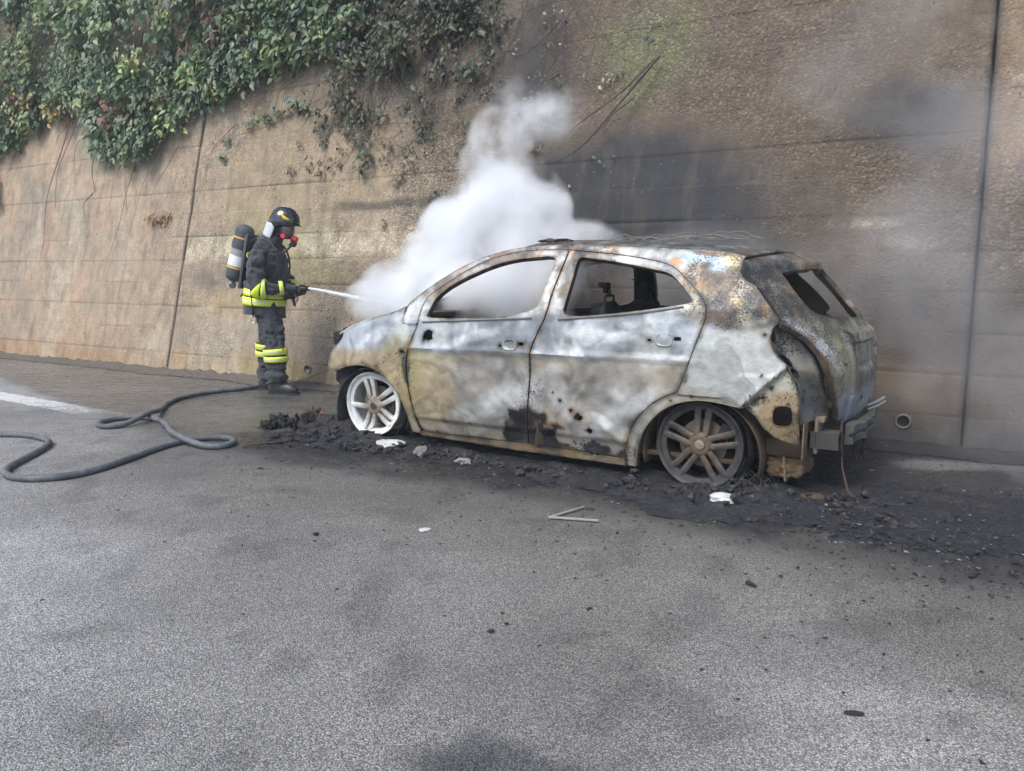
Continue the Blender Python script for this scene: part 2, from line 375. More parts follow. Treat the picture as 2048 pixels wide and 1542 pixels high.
        col = lerp(col, np.array([.16, .185, .085]), .7 * sm(1.1, .3, np.hypot((s - 6.0) / .75, (t - 3.35) / .6) + (n2 - .5)) )
        bandd = sm(.53, .64, fbm(P3(s * .30, t * 1.5), 1.4, 4, 88)); col = lerp(col, np.array([.06, .052, .05]), .6 * bandd * rgt)
        soot = sm(1.25, .35, np.hypot((s - 5.8) / 2.0, (t - 1.85) / .85) + (n1 - .5) * 1.0 + (n2 - .5) * .4)
        soot = np.maximum(soot, .9 * sm(1.2, .3, np.hypot((s - 4.75) / .65, (t - 3.5) / 1.0) + (n1 - .5) * 1.3))
        soot = np.maximum(soot, .75 * sm(1.2, .4, np.hypot((s - 8.1) / .45, (t - 2.5) / .35) + (n2 - .5) * 1.2))
        soot = np.maximum(soot, .85 * sm(.6, .1, t + (n1 - .5) * .5) * sm(4.0, 5.0, s))
        soot = np.maximum(soot, .55 * sm(1.2, .4, np.hypot((s - 6.2) / 2.4, (t - .8) / .9) + (n1 - .5)))
        col = lerp(col, np.array([.024, .030, .040]), .95 * np.clip(soot, 0, 1))
        col = lerp(col, np.array([.30, .215, .135]), .75 * sm(8.60, 8.75, s) * sm(1.6, 2.3, t + (n1 - .5)) )
        for (a1, b1, ra, rb) in ((7.95, 1.68, .42, .05), (8.2, 1.52, .36, .10), (8.85, 1.36, .2, .06), (8.85, 2.75, .12, .07)):
            col = lerp(col, np.array([.36, .33, .27]), .6 * sm(.45, .6, n4) * sm(1.2, .5, np.hypot((s - a1) / ra, (t - b1) / rb) + (n4 - .5) * 1.6))
        col = lerp(col, col * .25, np.clip(groove * 1.1, 0, .85))
        col = lerp(col, np.array([.05, .045, .04]), .8 * sm(.025, .0, edge))
        peb = np.clip(.15 + .55 * sm(.7, 1.8, t) * sm(-.6, .6, s) * sm(.3, .6, n1) + .25 * sm(.4, .6, n2), 0, 1) * (1 - .45 * sm(0, -1.5, s)) * (1 - .75 * np.clip(soot, 0, 1))
        nx, ny = len(ss), len(ts); idx = np.arange(nx * ny).reshape(nx, ny)
        f = np.stack([idx[:-1, :-1], idx[1:, :-1], idx[1:, 1:], idx[:-1, 1:]], -1).reshape(-1, 4)
        v = local(s, t, out)
        # returns at the two joint faces, the top and the foot, so each bay is a thick slab
        loop = list(idx[:, 0]) + list(idx[-1, 1:]) + list(idx[-2::-1, -1]) + list(idx[0, -2:0:-1])
        k0 = len(v); bv = v[loop] + np.array([0, .30, .0]); v = np.concatenate([v, bv]); col = np.concatenate([col, col[loop] * .4]); peb = np.concatenate([peb, peb[loop]])
        nl = len(loop); side = [(loop[(i + 1) % nl], loop[i], k0 + i, k0 + (i + 1) % nl) for i in range(nl)]
        o = mesh_obj('concrete_panel', v, [tuple(q) for q in f] + side, mat, root, True, np.clip(col * np.array([1.04, .98, .88]), .01, .9), {'pebble': peb})
    back = MB(); c = local(np.array([1.5]), np.array([3.4]), np.array([-.25]))[0]
    back.box(c, (24.4, .12, 7.1), Matrix.Rotation(-BAT, 3, 'X')); back.build('backing_slab', simple('dark_concrete', (.05, .045, .04), .95), root, False)
    # weep holes: short pipes through the foot of the wall
    pm = simple('weep_pipe', (.16, .15, .14), .8); hm = simple('weep_dark', (.012, .012, .012), .95)
    for s, t in ((2.27, .17), (8.27, .17)):
        q = local(np.array([s]), np.array([t]), np.array([.0]))[0]
        a = MB(); a.lathe([(.042, .10), (.042, -.022), (.050, -.026), (.055, -.020), (.055, .02)], q, 20, 'y'); pp = a.build('weep_pipe', pm, root)
        d_ = MB(); d_.lathe([(.001, .0), (.0415, .0)], q + np.array([0, -.008, 0]), 20, 'y'); d_.build('bore_dark_disc', hm, pp)  # black disc paints the darkness inside the pipe
    return root
WALL = build_wall()

def build_gutter():
    """strip of silt and grit along the foot of the wall"""
    m, nt, bs_ = new_mat('silt'); co = geopos(nt); nn = noise(nt, co, 45, 4, .7); nt.links.new(mixc(nt, mrange(nt, nn, .3, .7), (.02, .02, .02), attr(nt, 'Col')), bs_.inputs['Base Color']); bs_.inputs['Roughness'].default_value = .95; bump(nt, bs_, nn, .9, .02); cl = []
    ss = np.arange(-10.4, 12, .07); v, f = [], []
    prof = [(-.02, .05), (.05, .045), (.13, .03), (.22, .012), (.30, .0045)]
    for i, s in enumerate(ss):
        k = fbm(np.array([[s, 3., 0], [s, 8., 0]]), 1.7, 4, 14); wv = .55 + .9 * k[0]; hh = (.25 + 1.2 * k[1]) * (1 if s < 3 else .7)
        for off, h in prof:
            p = WALL_P0 + WALL_W * s - WALL_IN * off * wv; v.append((p[0], p[1], max(.0042, h * hh * (0.4 + 1.2 * vnoise(np.array([[s * 14, off * 60, 0]]), 3)[0])))); cl.append(lerp(np.array([.20, .17, .135]), np.array([.035, .035, .038]), sm(2.5, 4.5, s + 3 * (k[1] - .5))))
        if i:
            q = (i - 1) * 5
            for j in range(4): f.append((q + j, q + 5 + j, q + 6 + j, q + 1 + j))
    tag(mesh_obj('silt_strip', v, f, m, None, True, np.array(cl)), 'low strip of dark silt and grit along the foot of the concrete wall', kind='structure')
build_gutter()
# ---------------------------------------------------------------- the burnt car
# car frame: x forward, y to its left (the side we see), z up, origin under the middle of the rear axle
def zbelt(x):
    return np.where(x < 1.9, .94 + (1.9 - x) * .058, .94 - .10 * np.clip((x - 1.9) / 1.0, 0, None) ** 1.5)
def S(x, z):
    """half width of the body side at length x and height z"""
    x = np.asarray(x, float); z = np.asarray(z, float); zb = zbelt(x)
    lo = .875 - .065 * (np.clip(.62 - z, 0, None) / .52) ** 2 - .02 * (np.clip(z - .62, 0, None) / (zb - .62)) ** 2
    t = np.clip(z - zb, 0, None); k = sm(2.1, 2.4, x)
    w = np.where(z < zb, lo, .855 - (.42 * t + .35 * t * t) * (1 - k) - 1.4 * t * k)
    w = w - .03 * (np.clip(.1 - x, 0, None) / .6) ** 2 - 1.2 * np.clip(-.42 - x, 0, None) ** 2
    w = w - .10 * (t / .4) * (np.clip(.5 - x, 0, None) / 1.0) ** 2
    return w - .05 * (np.clip(x - 2.3, 0, None) / .6) ** 2 - 1.3 * np.clip(x - 2.88, 0, None) ** 2
def side_surf(q): return np.stack([q[:, 0], S(q[:, 0], q[:, 1]), q[:, 1]], 1)
PR = np.array([(-.10, 1.412), (-.17, 1.400), (-.25, 1.382), (-.33, 1.358), (-.395, 1.332), (-.415, 1.315), (-.425, 1.28), (-.49, 1.215), (-.545, 1.15), (-.60, 1.085), (-.655, 1.02), (-.70, .965), (-.735, .90), (-.76, .83), (-.770, .75), (-.770, .65), (-.768, .55), (-.755, .47), (-.735, .42), (-.68, .385)])
VL = np.r_[0, np.cumsum(np.linalg.norm(np.diff(PR, axis=0), axis=1))]
def tail_surf(q):
    y, v = q[:, 0], q[:, 1]; x = np.interp(v, VL, PR[:, 0]); z = np.interp(v, VL, PR[:, 1]); k = np.clip((z - .7) / .3, 0, 1)
    return np.stack([x + (.18 + .12 * k) * y * y + (.03 + .05 * k) * y, y, z - .05 * y * y * np.clip((z - 1.1) / .3, 0, 1)], 1)

def inside(poly, p):
    x, y = p[:, 0], p[:, 1]; r = np.zeros(len(p), bool); n = len(poly)
    for i in range(n):
        x0, y0 = poly[i]; x1, y1 = poly[(i + 1) % n]
        if y0 == y1: continue
        r ^= ((y0 > y) != (y1 > y)) & (x < (x1 - x0) * (y - y0) / (y1 - y0) + x0)
    return r
def dense(poly, h, closed=True):
    out = []; n = len(poly)
    for i in range(n if closed else n - 1):
        a = np.array(poly[i]); b = np.array(poly[(i + 1) % n]); k = max(1, int(np.ceil(np.linalg.norm(b - a) / h)))
        for j in range(k): out.append(tuple(a + (b - a) * j / k))
    if not closed: out.append(tuple(poly[-1]))
    return out
def smooth_line(pts, it=2):
    """Chaikin corner cutting of an open line"""
    for _ in range(it):
        o = [pts[0]]
        for a, b in zip(pts[:-1], pts[1:]):
            a, b = np.array(a), np.array(b); o += [tuple(a * .75 + b * .25), tuple(a * .25 + b * .75)]
        pts = o + [pts[-1]]
    return pts
def smooth_loop(pts, it=2):
    for _ in range(it):
        o = []
        for i in range(len(pts)):
            a, b = np.array(pts[i]), np.array(pts[(i + 1) % len(pts)]); o += [tuple(a * .75 + b * .25), tuple(a * .25 + b * .75)]
        pts = o
    return pts
def inset(poly, d):
    """move a closed outline inwards by d"""
    P = np.array(poly, float); P = P[np.r_[True, np.linalg.norm(np.diff(P, axis=0), axis=1) > 1e-6]]
    ar = .5 * np.sum(P[:, 0] * np.roll(P[:, 1], -1) - np.roll(P[:, 0], -1) * P[:, 1]); sg = 1 if ar > 0 else -1
    e0 = P - np.roll(P, 1, 0); e1 = np.roll(P, -1, 0) - P
    e0 /= np.linalg.norm(e0, axis=1)[:, None] + 1e-12; e1 /= np.linalg.norm(e1, axis=1)[:, None] + 1e-12
    nn = np.stack([-(e0 + e1)[:, 1], (e0 + e1)[:, 0]], 1) * sg; nn /= np.linalg.norm(nn, axis=1)[:, None] + 1e-9
    return [tuple(q) for q in P + nn * d]
def circle(cx, cy, r, n=10, ry=None, rot=0.):
    ry = ry or r; o = []
    for k in range(n):
        q = 2 * math.pi * k / n; a, b = r * math.cos(q), ry * math.sin(q); o.append((cx + a * math.cos(rot) - b * math.sin(rot), cy + a * math.sin(rot) + b * math.cos(rot)))
    return o
def panel(name, outer, holes, surf, mat, parent, h=.02, thick=.006, mirror=False, colfn=None, disp=None, edge=.8):
    """a sheet-metal panel: outline and holes lie on a curved surface, the sheet has thickness"""
    pts, edges = [], []
    def loop(L):
        k0 = len(pts); L = dense(L, h); pts.extend(L); edges.extend((k0 + i, k0 + (i + 1) % len(L)) for i in range(len(L)))
    loop(outer)
    for q in holes: loop(q)
    B = np.array(pts); lo, hi = B.min(0), B.max(0)
    gx, gy = np.meshgrid(np.arange(lo[0] + h * .5, hi[0], h), np.arange(lo[1] + h * .5, hi[1], h * .9))
    gx = gx + (np.arange(gx.shape[0]) % 2)[:, None] * h * .5; G = np.stack([gx.ravel(), gy.ravel()], 1)
    ok = inside(outer, G)
    for q in holes: ok &= ~inside(q, G)
    G = G[ok]
    if len(G):
        keep = np.ones(len(G), bool)
        for i in range(0, len(G), 400):
            keep[i:i + 400] = np.sqrt(((G[i:i + 400, None] - B[None]) ** 2).sum(-1)).min(1) > h * .45
        G = G[keep]
    allp = [Vector(map(float, q)) for q in pts] + [Vector(map(float, q)) for q in G]
    r = delaunay_2d_cdt(allp, edges, [], 0, 1e-6)
    V = np.array([q[:] for q in r[0]]); F = np.array(r[2]); c = V[F].mean(1)
    ok = inside(outer, c)
    for q in holes: ok &= ~inside(q, c)
    F = F[ok]
    used = np.unique(F); mp = -np.ones(len(V), int); mp[used] = np.arange(len(used)); V = V[used]; F = mp[F]
    Q = surf(V); e = 1e-3
    du = surf(V + [e, 0]) - surf(V - [e, 0]); dv = surf(V + [0, e]) - surf(V - [0, e]); nn = np.cross(du, dv); nn /= np.linalg.norm(nn, axis=1)[:, None] + 1e-12
    if surf is side_surf: nn *= np.sign(nn[:, 1:2] + 1e-9)
    else: nn *= np.sign((nn * (Q - np.array([.9, 0, .55]))).sum(1))[:, None]
    if disp is not None: Q = Q + nn * disp(V, Q)[:, None]
    fn = np.cross(Q[F[:, 1]] - Q[F[:, 0]], Q[F[:, 2]] - Q[F[:, 0]]); flip = (fn * nn[F[:, 0]]).sum(1) < 0; F[flip] = F[flip][:, ::-1]
    th = thick if np.isscalar(thick) else thick(V, Q)[:, None]
    Qi = Q - nn * th; nv = len(Q)
    col = colfn(Q) if colfn else np.tile([.2, .2, .2, .3], (nv, 1))
    if edge and not mirror:
        ed = np.concatenate([np.sqrt(((V[i:i + 400, None] - B[None]) ** 2).sum(-1)).min(1) for i in range(0, len(V), 400)])
        en = fbm(Q, 9, 4, 61); e2 = fbm(Q, 22, 3, 62); k = sm(.024, .0, ed + (en - .5) * .065) * edge
        col[:, :3] = lerp(col[:, :3], lerp(np.array([.21, .13, .065]), np.array([.030, .029, .030]), sm(.40, .60, e2)), k); col[:, 3] = np.clip(col[:, 3] + .4 * k, 0, 1)
    coli = col.copy(); coli[:, :3] = coli[:, :3] * 0 + np.array([.06, .055, .05]); coli[:, 3] = .35
    ec = {}
    for a in F:
        for i in range(3):
            k = (a[i], a[(i + 1) % 3]); ec[k] = 1
    side = [(b, a, a + nv, b + nv) for (a, b) in ec if (b, a) not in ec]
    v = np.concatenate([Q, Qi]); f = [tuple(q) for q in F] + [tuple(q[::-1] + nv) for q in F] + side
    if mirror: v = v * np.array([1, -1, 1]); f = [q[::-1] for q in f]
    o = mesh_obj(name, v, f, mat, parent, True, np.concatenate([col, coli]))
    try: o.data.set_sharp_from_angle(angle=R(38))
    except Exception: pass
    return o

def burnt_material():
    """steel skin after the fire: ash, bare grey, rust, soot flecks; Col carries the burn colours, its alpha the flecking"""
    m, nt, b = new_mat('burnt_steel'); co = coord(nt, 'Object')
    a = nt.nodes.new('ShaderNodeAttribute'); a.attribute_name = 'Col'; col, fl = a.outputs['Color'], a.outputs['Alpha']
    # heat tide marks: contour-like curling rings
    wn_ = nt.nodes.new('ShaderNodeTexNoise'); wn_.inputs['Scale'].default_value = 1.9; wn_.inputs['Detail'].default_value = 2.; nt.links.new(co, wn_.inputs['Vector'])
    wv = nt.nodes.new('ShaderNodeVectorMath'); wv.operation = 'MULTIPLY_ADD'; nt.links.new(wn_.outputs['Color'], wv.inputs[0]); wv.inputs[1].default_value = (.85, .85, .85); nt.links.new(co, wv.inputs[2])
    t1 = noise(nt, wv.outputs[0], 2.2, 2.2, .45, 1.0)
    rings = mth(nt, 'FRACT', mth(nt, 'MULTIPLY', t1, 5.)); wave = mth(nt, 'SINE', mth(nt, 'MULTIPLY', t1, 44.)); wave2 = mth(nt, 'SINE', mth(nt, 'MULTIPLY', t1, 19.)); tide = mrange(nt, mth(nt, 'ADD', mth(nt, 'MULTIPLY', wave, .35), wave2), -1.2, 1.2, .55, 1.15); tide2 = mth(nt, 'MULTIPLY', mrange(nt, rings, .90, .97, 0., 1.), mrange(nt, noise(nt, co, 6, 2), .45, .6))
    c = mixc(nt, .60, mixc(nt, 1., col, (.92, .92, .92), 'MULTIPLY'), mixc(nt, 1., col, tide, 'MULTIPLY'))
    c = mixc(nt, mth(nt, 'MULTIPLY', tide2, .05), c, (.62, .63, .63))
    n1 = noise(nt, co, 14, 5, .68); c = mixc(nt, mrange(nt, n1, .42, .70, .0, .5), c, mixc(nt, 1., c, (.55, .52, .48), 'MULTIPLY'))
    n2 = noise(nt, co, 55, 5, .7); c = mixc(nt, mrange(nt, n2, .55, .8, 0., .4), c, mixc(nt, 1., c, (1.5, 1.5, 1.5), 'MULTIPLY'))
    # pitting and flecks of soot / scale
    f1 = noise(nt, co, 85, 4, .75); f2 = noise(nt, co, 9, 4, .6); th = mth(nt, 'ADD', mth(nt, 'MULTIPLY', f1, .62), mth(nt, 'MULTIPLY', f2, .38))
    lim = mth(nt, 'ADD', .325, mth(nt, 'MULTIPLY', fl, .235))
    k = mrange(nt, mth(nt, 'SUBTRACT', lim, th), -.012, .03, 0., .92)
    rust = mixc(nt, noise(nt, co, 30, 3), (.045, .04, .038), (.20, .115, .05))
    c = mixc(nt, k, c, mixc(nt, mrange(nt, noise(nt, co, 5, 3), .5, .62, 0., 1.), (.028, .03, .036), rust))
    nt.links.new(c, b.inputs['Base Color'])
    nt.links.new(mrange(nt, n1, .3, .7, .36, .64), b.inputs['Roughness']); b.inputs['Metallic'].default_value = .32
    h = n1
    bump(nt, b, h, .5, .012)
    return m
M_BURNT = burnt_material()
M_CHAR = simple('charred', (.022, .022, .025), .85, 0, 45, .6, .6, .006)
M_INNER = simple('scorched_inner_steel', (.075, .065, .055), .75, .2, 26, .6, .4, .004, (.16, .10, .055))
M_RUST = simple('rusted_steel', (.16, .085, .04), .85, .1, 18, .6, .5, .005, (.34, .22, .11))
M_TAN = simple('tan_scaled_steel', (.24, .19, .12), .8, .1, 22, .6, .5, .005, (.42, .36, .26))
M_WHITE = simple('ash_white_alloy', (.60, .60, .585), .6, .15, 22, .25, .35, .003, (.74, .74, .72))
def rim_material(nm='ash_white_rim', a1=(.46, .46, .44), a2=(.74, .74, .72), b1=(.07, .055, .045), b2=(.30, .24, .19)):
    m, nt, b = new_mat(nm); co = coord(nt); ln = nt.nodes.new('ShaderNodeVectorMath'); ln.operation = 'LENGTH'; nt.links.new(co, ln.inputs[0])
    n1 = noise(nt, co, 16, 5, .65); n2 = noise(nt, co, 60, 3, .7)
    c = mixc(nt, mrange(nt, n1, .3, .7), a1, a2); k = mth(nt, 'ADD', mrange(nt, ln.outputs['Value'], .06, .23, .95, -.1), mrange(nt, n1, .35, .65, -.35, .35), clamp=True)
    c = mixc(nt, k, c, mixc(nt, n2, b1, b2)); nt.links.new(c, b.inputs['Base Color']); b.inputs['Roughness'].default_value = .62; bump(nt, b, n1, .4, .006); return m
M_WRIM = rim_material()
M_DRIM = rim_material('sooty_rim', (.016, .016, .016), (.048, .046, .045), (.028, .020, .015), (.17, .115, .07))
M_GREYALLOY = simple('sooted_alloy', (.20, .165, .135), .55, .35, 24, .55, .4, .003, (.30, .25, .20))
M_BLACK = simple('black_void', (.008, .008, .009), .95, 0, 30, .3, 0)

def C4(c, a): return np.array([*c, a])
BLUE = np.array([.42, .455, .49]); PALE = np.array([.68, .69, .68]); WARM = np.array([.41, .385, .34]); TAN = np.array([.40, .315, .185]); OCH = np.array([.36, .30, .145])
YEL = np.array([.44, .41, .27]); GREY = np.array([.28, .275, .26]); RUS = np.array([.34, .19, .085]); BLK = np.array([.025, .026, .03]); SKY = np.array([.30, .41, .53])
def body_col(Q):
    x, z = Q[:, 0], Q[:, 2]; p = P3(x, Q[:, 1], z); n1 = fbm(p, 2.4, 4, 2); n2 = fbm(p, 6., 4, 8); n3 = fbm(p, 14., 4, 15); n4 = fbm(P3(x * .5, Q[:, 1], z), 5, 3, 4)
    c = np.repeat(WARM[None], len(x), 0)
    c = lerp(c, PALE * .82, .8 * sm(.5, .66, n1)); c = lerp(c, GREY * .8, .7 * sm(.48, .3, n2))
    c = lerp(c, np.array([.17, .16, .145]), .6 * sm(.54, .64, fbm(p, 3.3, 3, 36))); c = lerp(c, np.array([.25, .185, .115]), .55 * sm(.54, .64, fbm(p, 4.1, 4, 37)))
    # blue-grey ash band above the crease of the doors
    crease = .715 + .02 * (2.1 - x) * .6 + (n2 - .5) * .05
    up = sm(-.015, .02, z - crease) * sm(2.95, 2.6, x) * sm(-.05, .12, x + .1 * (z - .8))
    c = lerp(c, BLUE, .93 * up); c = lerp(c, PALE, .75 * up * sm(.5, .62, n2))
    c = lerp(c, np.array([.22, .235, .25]), .75 * up * sm(.50, .38, n1)); c = lerp(c, np.array([.16, .165, .17]), .6 * up * sm(.55, .64, fbm(p, 5.2, 4, 38)))
    under = sm(.02, -.03, z - crease) * sm(-.20, -.05, z - crease) * sm(0, .2, x) * sm(2.4, 2.1, x); c = lerp(c, np.array([.38, .32, .225]), .6 * under)
    # tan at the front of the front door and behind the front wheel arch
    c = lerp(c, TAN, .8 * sm(1.55, 1.95, x + (n2 - .5) * .4) * sm(.73, .62, z))
    c = lerp(c, OCH, .85 * sm(.34, .12, np.hypot((x - 2.2) / .9, (z - .55) / 1.1) + (n3 - .5) * .2))
    c = lerp(c, np.array([.46, .37, .24]), .8 * sm(.085, .02, np.abs(np.hypot(x - 2.53, z - .28) - .375) + (n2 - .5) * .03) * sm(2.0, 2.2, x) * sm(.4, .5, z))
    c = lerp(c, np.array([.52, .56, .60]), .6 * sm(2.3, 2.7, x) * sm(.66, .72, z))
    # window frames and A pillar: whitened ash
    wf = sm(.0, .03, z - zbelt(x)) * sm(.35, .6, x); c = lerp(c, np.array([.58, .59, .585]), .92 * wf); c = lerp(c, GREY * .45, .85 * wf * sm(.54, .42, n2)); c = lerp(c, np.array([.22, .15, .08]), .5 * wf * sm(.55, .62, n3))
    c = lerp(c, PALE * 1.05, .7 * sm(1.415, 1.43, z) * sm(.3, .8, x))
    # rear shoulder: speckled yellow, violet grey, blue flakes
    rq = sm(.30, .05, x + .35 * (z - 1.0) * 0) * sm(.92, 1.0, z + (n2 - .5) * .15)
    c = lerp(c, np.array([.27, .25, .195]), .9 * rq); c = lerp(c, YEL, .75 * rq * sm(.52, .62, n2)); c = lerp(c, np.array([.22, .205, .215]), .8 * rq * sm(.5, .4, n1) * sm(1.05, 1.2, z))
    c = lerp(c, RUS * .8, .7 * rq * sm(.53, .63, n3) * sm(1.0, 1.1, z)); c = lerp(c, np.array([.06, .058, .06]), .75 * rq * sm(.54, .62, fbm(p, 8, 4, 47)))
    for a, bz, ra, rb, cc, st in ((.12, 1.345, .17, .035, SKY, .85), (-.03, 1.30, .06, .05, SKY, .9), (.235, 1.325, .055, .03, RUS * 1.1, .9), (-.10, 1.33, .06, .045, np.array([.55, .50, .30]), .9), (-.06, 1.02, .07, .09, np.array([.15, .18, .23]), .8), (.02, 1.03, .05, .06, np.array([.50, .36, .2]), .0)):
        c = lerp(c, cc, st * sm(1.2, .55, np.hypot((x - a) / ra, (z - bz) / rb) + (n3 - .5) * .9))
    # quarter: bright bare plane beside the fold
    q1 = sm(.10, .0, x) * sm(.97, .92, z + (n3 - .5) * .05); c = lerp(c, np.array([.50, .51, .49]), .85 * q1)
    c = lerp(c, np.array([.44, .46, .48]), .5 * q1 * sm(.62, .57, z))
    fold = (x + .456) * (.531 - .767) - (z - .767) * (-.228 + .456)       # <0 below the fold
    q2 = sm(-.17, -.185, x + (z - .75) * .12) * sm(.0, .006, fold * -1 * -1) * (z < .93)
    c = lerp(c, np.array([.80, .80, .785]), .92 * q2 * (fold < 0))
    ql = (fold > 0) * sm(-.20, -.24, x) * (z < .78)
    c = lerp(c, np.array([.42, .40, .315]), .95 * ql); c = lerp(c, np.array([.27, .19, .11]), .8 * ql * sm(.47, .33, z + (n2 - .5) * .3)); c = lerp(c, np.array([.36, .24, .11]), .75 * ql * sm(.07, .03, np.abs(np.hypot(x + .44, z - .48) - .085) + (n3 - .5) * .05))
    ar = sm(.058, .05, np.abs(np.hypot((x - .02), (z - .2)) - .362)) * (x > -.25) * (x < .5); c = lerp(c, np.array([.42, .405, .345]), .8 * ar)
    for a, bz, ra, rb, rot, cc, st in ((1.50, .52, .24, .17, .5, np.array([.24, .225, .20]), .8), (1.30, .64, .17, .10, -.4, np.array([.23, .215, .195]), .75), (1.42, .42, .16, .07, .7, np.array([.58, .585, .575]), .75), (1.60, .33, .18, .06, .2, np.array([.55, .55, .53]), .7), (1.22, .40, .07, .16, .0, np.array([.50, .505, .50]), .7),
            (.74, .60, .26, .12, .35, np.array([.21, .195, .17]), .8), (.42, .68, .20, .10, -.5, np.array([.27, .255, .225]), .7), (.58, .36, .26, .06, .62, np.array([.70, .71, .70]), .85), (.92, .55, .07, .18, .2, np.array([.52, .52, .50]), .7), (.36, .50, .16, .05, .7, np.array([.62, .63, .62]), .7), (.30, .80, .10, .13, .2, np.array([.56, .56, .53]), .6), (1.60, .82, .22, .035, .3, np.array([.72, .73, .73]), .75), (.60, .86, .28, .03, .2, np.array([.68, .69, .70]), .7), (2.45, .78, .2, .05, .5, np.array([.70, .74, .78]), .7)):
        u_, w_ = (x - a) * math.cos(rot) - (z - bz) * math.sin(rot), (x - a) * math.sin(rot) + (z - bz) * math.cos(rot); wob = .10 * np.sin(9 * u_ + 5 * z)
        c = lerp(c, cc, st * sm(1.25, .55, np.hypot(u_ / ra, w_ / rb + wob) + (n2 - .5) * .9 + (n1 - .5) * .6))
    # lower edge: peeled black and rust
    lowd = sm(.25, .15, z + (n2 - .5) * .30) * sm(.42, .5, x) * sm(1.35, 1.1, x); c = lerp(c, np.array([.33, .30, .24]), .6 * sm(.24, .2, z) * (x > .4))
    c = lerp(c, BLK, .97 * sm(.40, .46, lowd * (.1 + 1.5 * fbm(p, 10, 4, 39))))
    c = lerp(c, BLK, .95 * sm(.055, .02, np.abs(x - 1.15 + (z - .2) * .05) + (n3 - .5) * .06) * sm(.5, .36, z + (n2 - .5) * .1))
    c = lerp(c, BLK, .95 * sm(.5, .56, n3) * sm(.36, .3, z) * sm(.22, .05, np.abs(x - 1.2)))
    blk2 = sm(.24, .13, np.hypot((x - 1.13) / 1.0, (z - .14) / 1.25) + (n3 - .5) * .26 + (n2 - .5) * .12); c = lerp(c, np.array([.20, .11, .05]), .8 * sm(.05, .5, blk2)); c = lerp(c, BLK * .6, .98 * sm(.45, .6, blk2))
    fleck = .12 + .68 * rq + .45 * sm(.2, .05, np.abs(x - 1.12)) * sm(.8, .5, z) + .40 * sm(.28, .1, np.hypot(x - 2.2, z - .6)) + .35 * sm(.3, .18, z) + .30 * wf + .4 * ql - .3 * q2 * (fold < 0) - .15 * up
    return np.concatenate([c, np.clip(fleck, 0, 1)[:, None]], 1)
def tail_col(Q):
    x, y, z = Q.T; p = P3(x, y, z); n2 = fbm(p, 6., 4, 18); n3 = fbm(p, 14, 4, 25); n1 = fbm(p, 2.5, 3, 6)
    c = lerp(np.array([.23, .22, .18]), YEL * .8, .7 * sm(.47, .64, n2)); c = lerp(c, np.array([.19, .115, .06]), .65 * sm(.55, .65, fbm(p, 7, 4, 43))); c = lerp(c, np.array([.25, .28, .30]), .7 * sm(1.24, 1.32, z) * sm(.35, .5, n1))
    c = lerp(c, np.array([.50, .53, .55]), .85 * sm(.10, .05, np.abs(z - .935 + (.76 - y) * .9)) * sm(.45, .6, y))
    c = lerp(c, np.array([.34, .31, .19]), .8 * sm(.95, .85, z) * sm(.5, .6, z) * sm(.75, .5, y) * sm(.35, .5, y))
    c = lerp(c, np.array([.30, .33, .36]), .85 * sm(.64, .55, z)); c = lerp(c, np.array([.60, .63, .65]), .6 * sm(.30, .1, y) * sm(.5, .62, n3))
    c = lerp(c, np.array([.44, .42, .31]), .7 * sm(.40, .25, y) * sm(.6, .8, z))
    fl = .65 + .3 * sm(.8, 1.1, z) - .4 * sm(.6, .5, z)
    return np.concatenate([c, np.clip(fl, 0, 1)[:, None]], 1)
def crease(V):
    x, z = V[:, 0], V[:, 1]; c1 = .735 + .012 * (2.1 - x)
    r = .009 * np.exp(-((z - c1) / .016) ** 2) - .006 * sm(c1, c1 - .05, z) * sm(.4, .6, z) - .010 * sm(.235, .222, z) + .004 * np.exp(-((z - .24) / .012) ** 2)
    d = (x - .66) * .62 - (z - .36) * .78; al = (x - .66) * -.78 - (z - .36) * -.62        # buckle running up across the rear door
    return r + .012 * np.exp(-(d / .02) ** 2) * sm(-.02, .06, al) * sm(.40, .30, al)
def dents(V, Q):
    p = P3(V[:, 0], V[:, 1]); b = sm(.02, .12, zbelt(V[:, 0]) - V[:, 1]) * sm(.2, .35, V[:, 1])
    return ((fbm(p, 3.0, 3, 70) - .5) * .055 + np.abs(fbm(p, 4.5, 3, 72) - .5) * .060 + (fbm(p, 9., 2, 71) - .5) * .009) * b * sm(.1, .3, V[:, 0]) * sm(2.1, 1.9, V[:, 0]) + (fbm(p, 11., 2, 75) - .5) * .004 + crease(V)

# outlines measured on the body surface, metres: (x, z) on the side, (y, arc length) on the tailgate
L_FTOP = [(2.752, .826), (2.738, .833), (2.656, .862), (2.568, .898), (2.469, .933), (2.37, .962), (2.255, .990), (2.178, 1.02)]
L_FFRONT = [(2.752, .826), (2.765, .770), (2.80, .735), (2.85, .705), (2.885, .68), (2.917, .63), (2.954, .556), (2.937, .504), (2.859, .505)]
L_ARCHF = [(2.859, .505), (2.741, .55), (2.624, .571), (2.522, .573), (2.432, .555), (2.354, .513), (2.285, .461), (2.221, .384), (2.175, .287), (2.15, .191), (2.137, .111)]
L_D1F = [(2.037, .886), (2.077, .801), (2.116, .722), (2.132, .636), (2.134, .571), (2.126, .478), (2.109, .355), (2.087, .231), (2.057, .147), (2.018, .121)]
L_SPLIT = [(1.166, .133), (1.148, .287), (1.126, .453), (1.116, .613), (1.112, .718), (1.091, .832), (1.054, .916), (1.017, .988), (1.007, 1.149), (.981, 1.292), (.973, 1.404)]
L_D1T = [(.973, 1.404), (1.159, 1.41), (1.344, 1.399), (1.525, 1.364), (1.699, 1.294), (1.849, 1.194), (1.985, 1.107), (2.021, 1.038), (2.033, .911)]
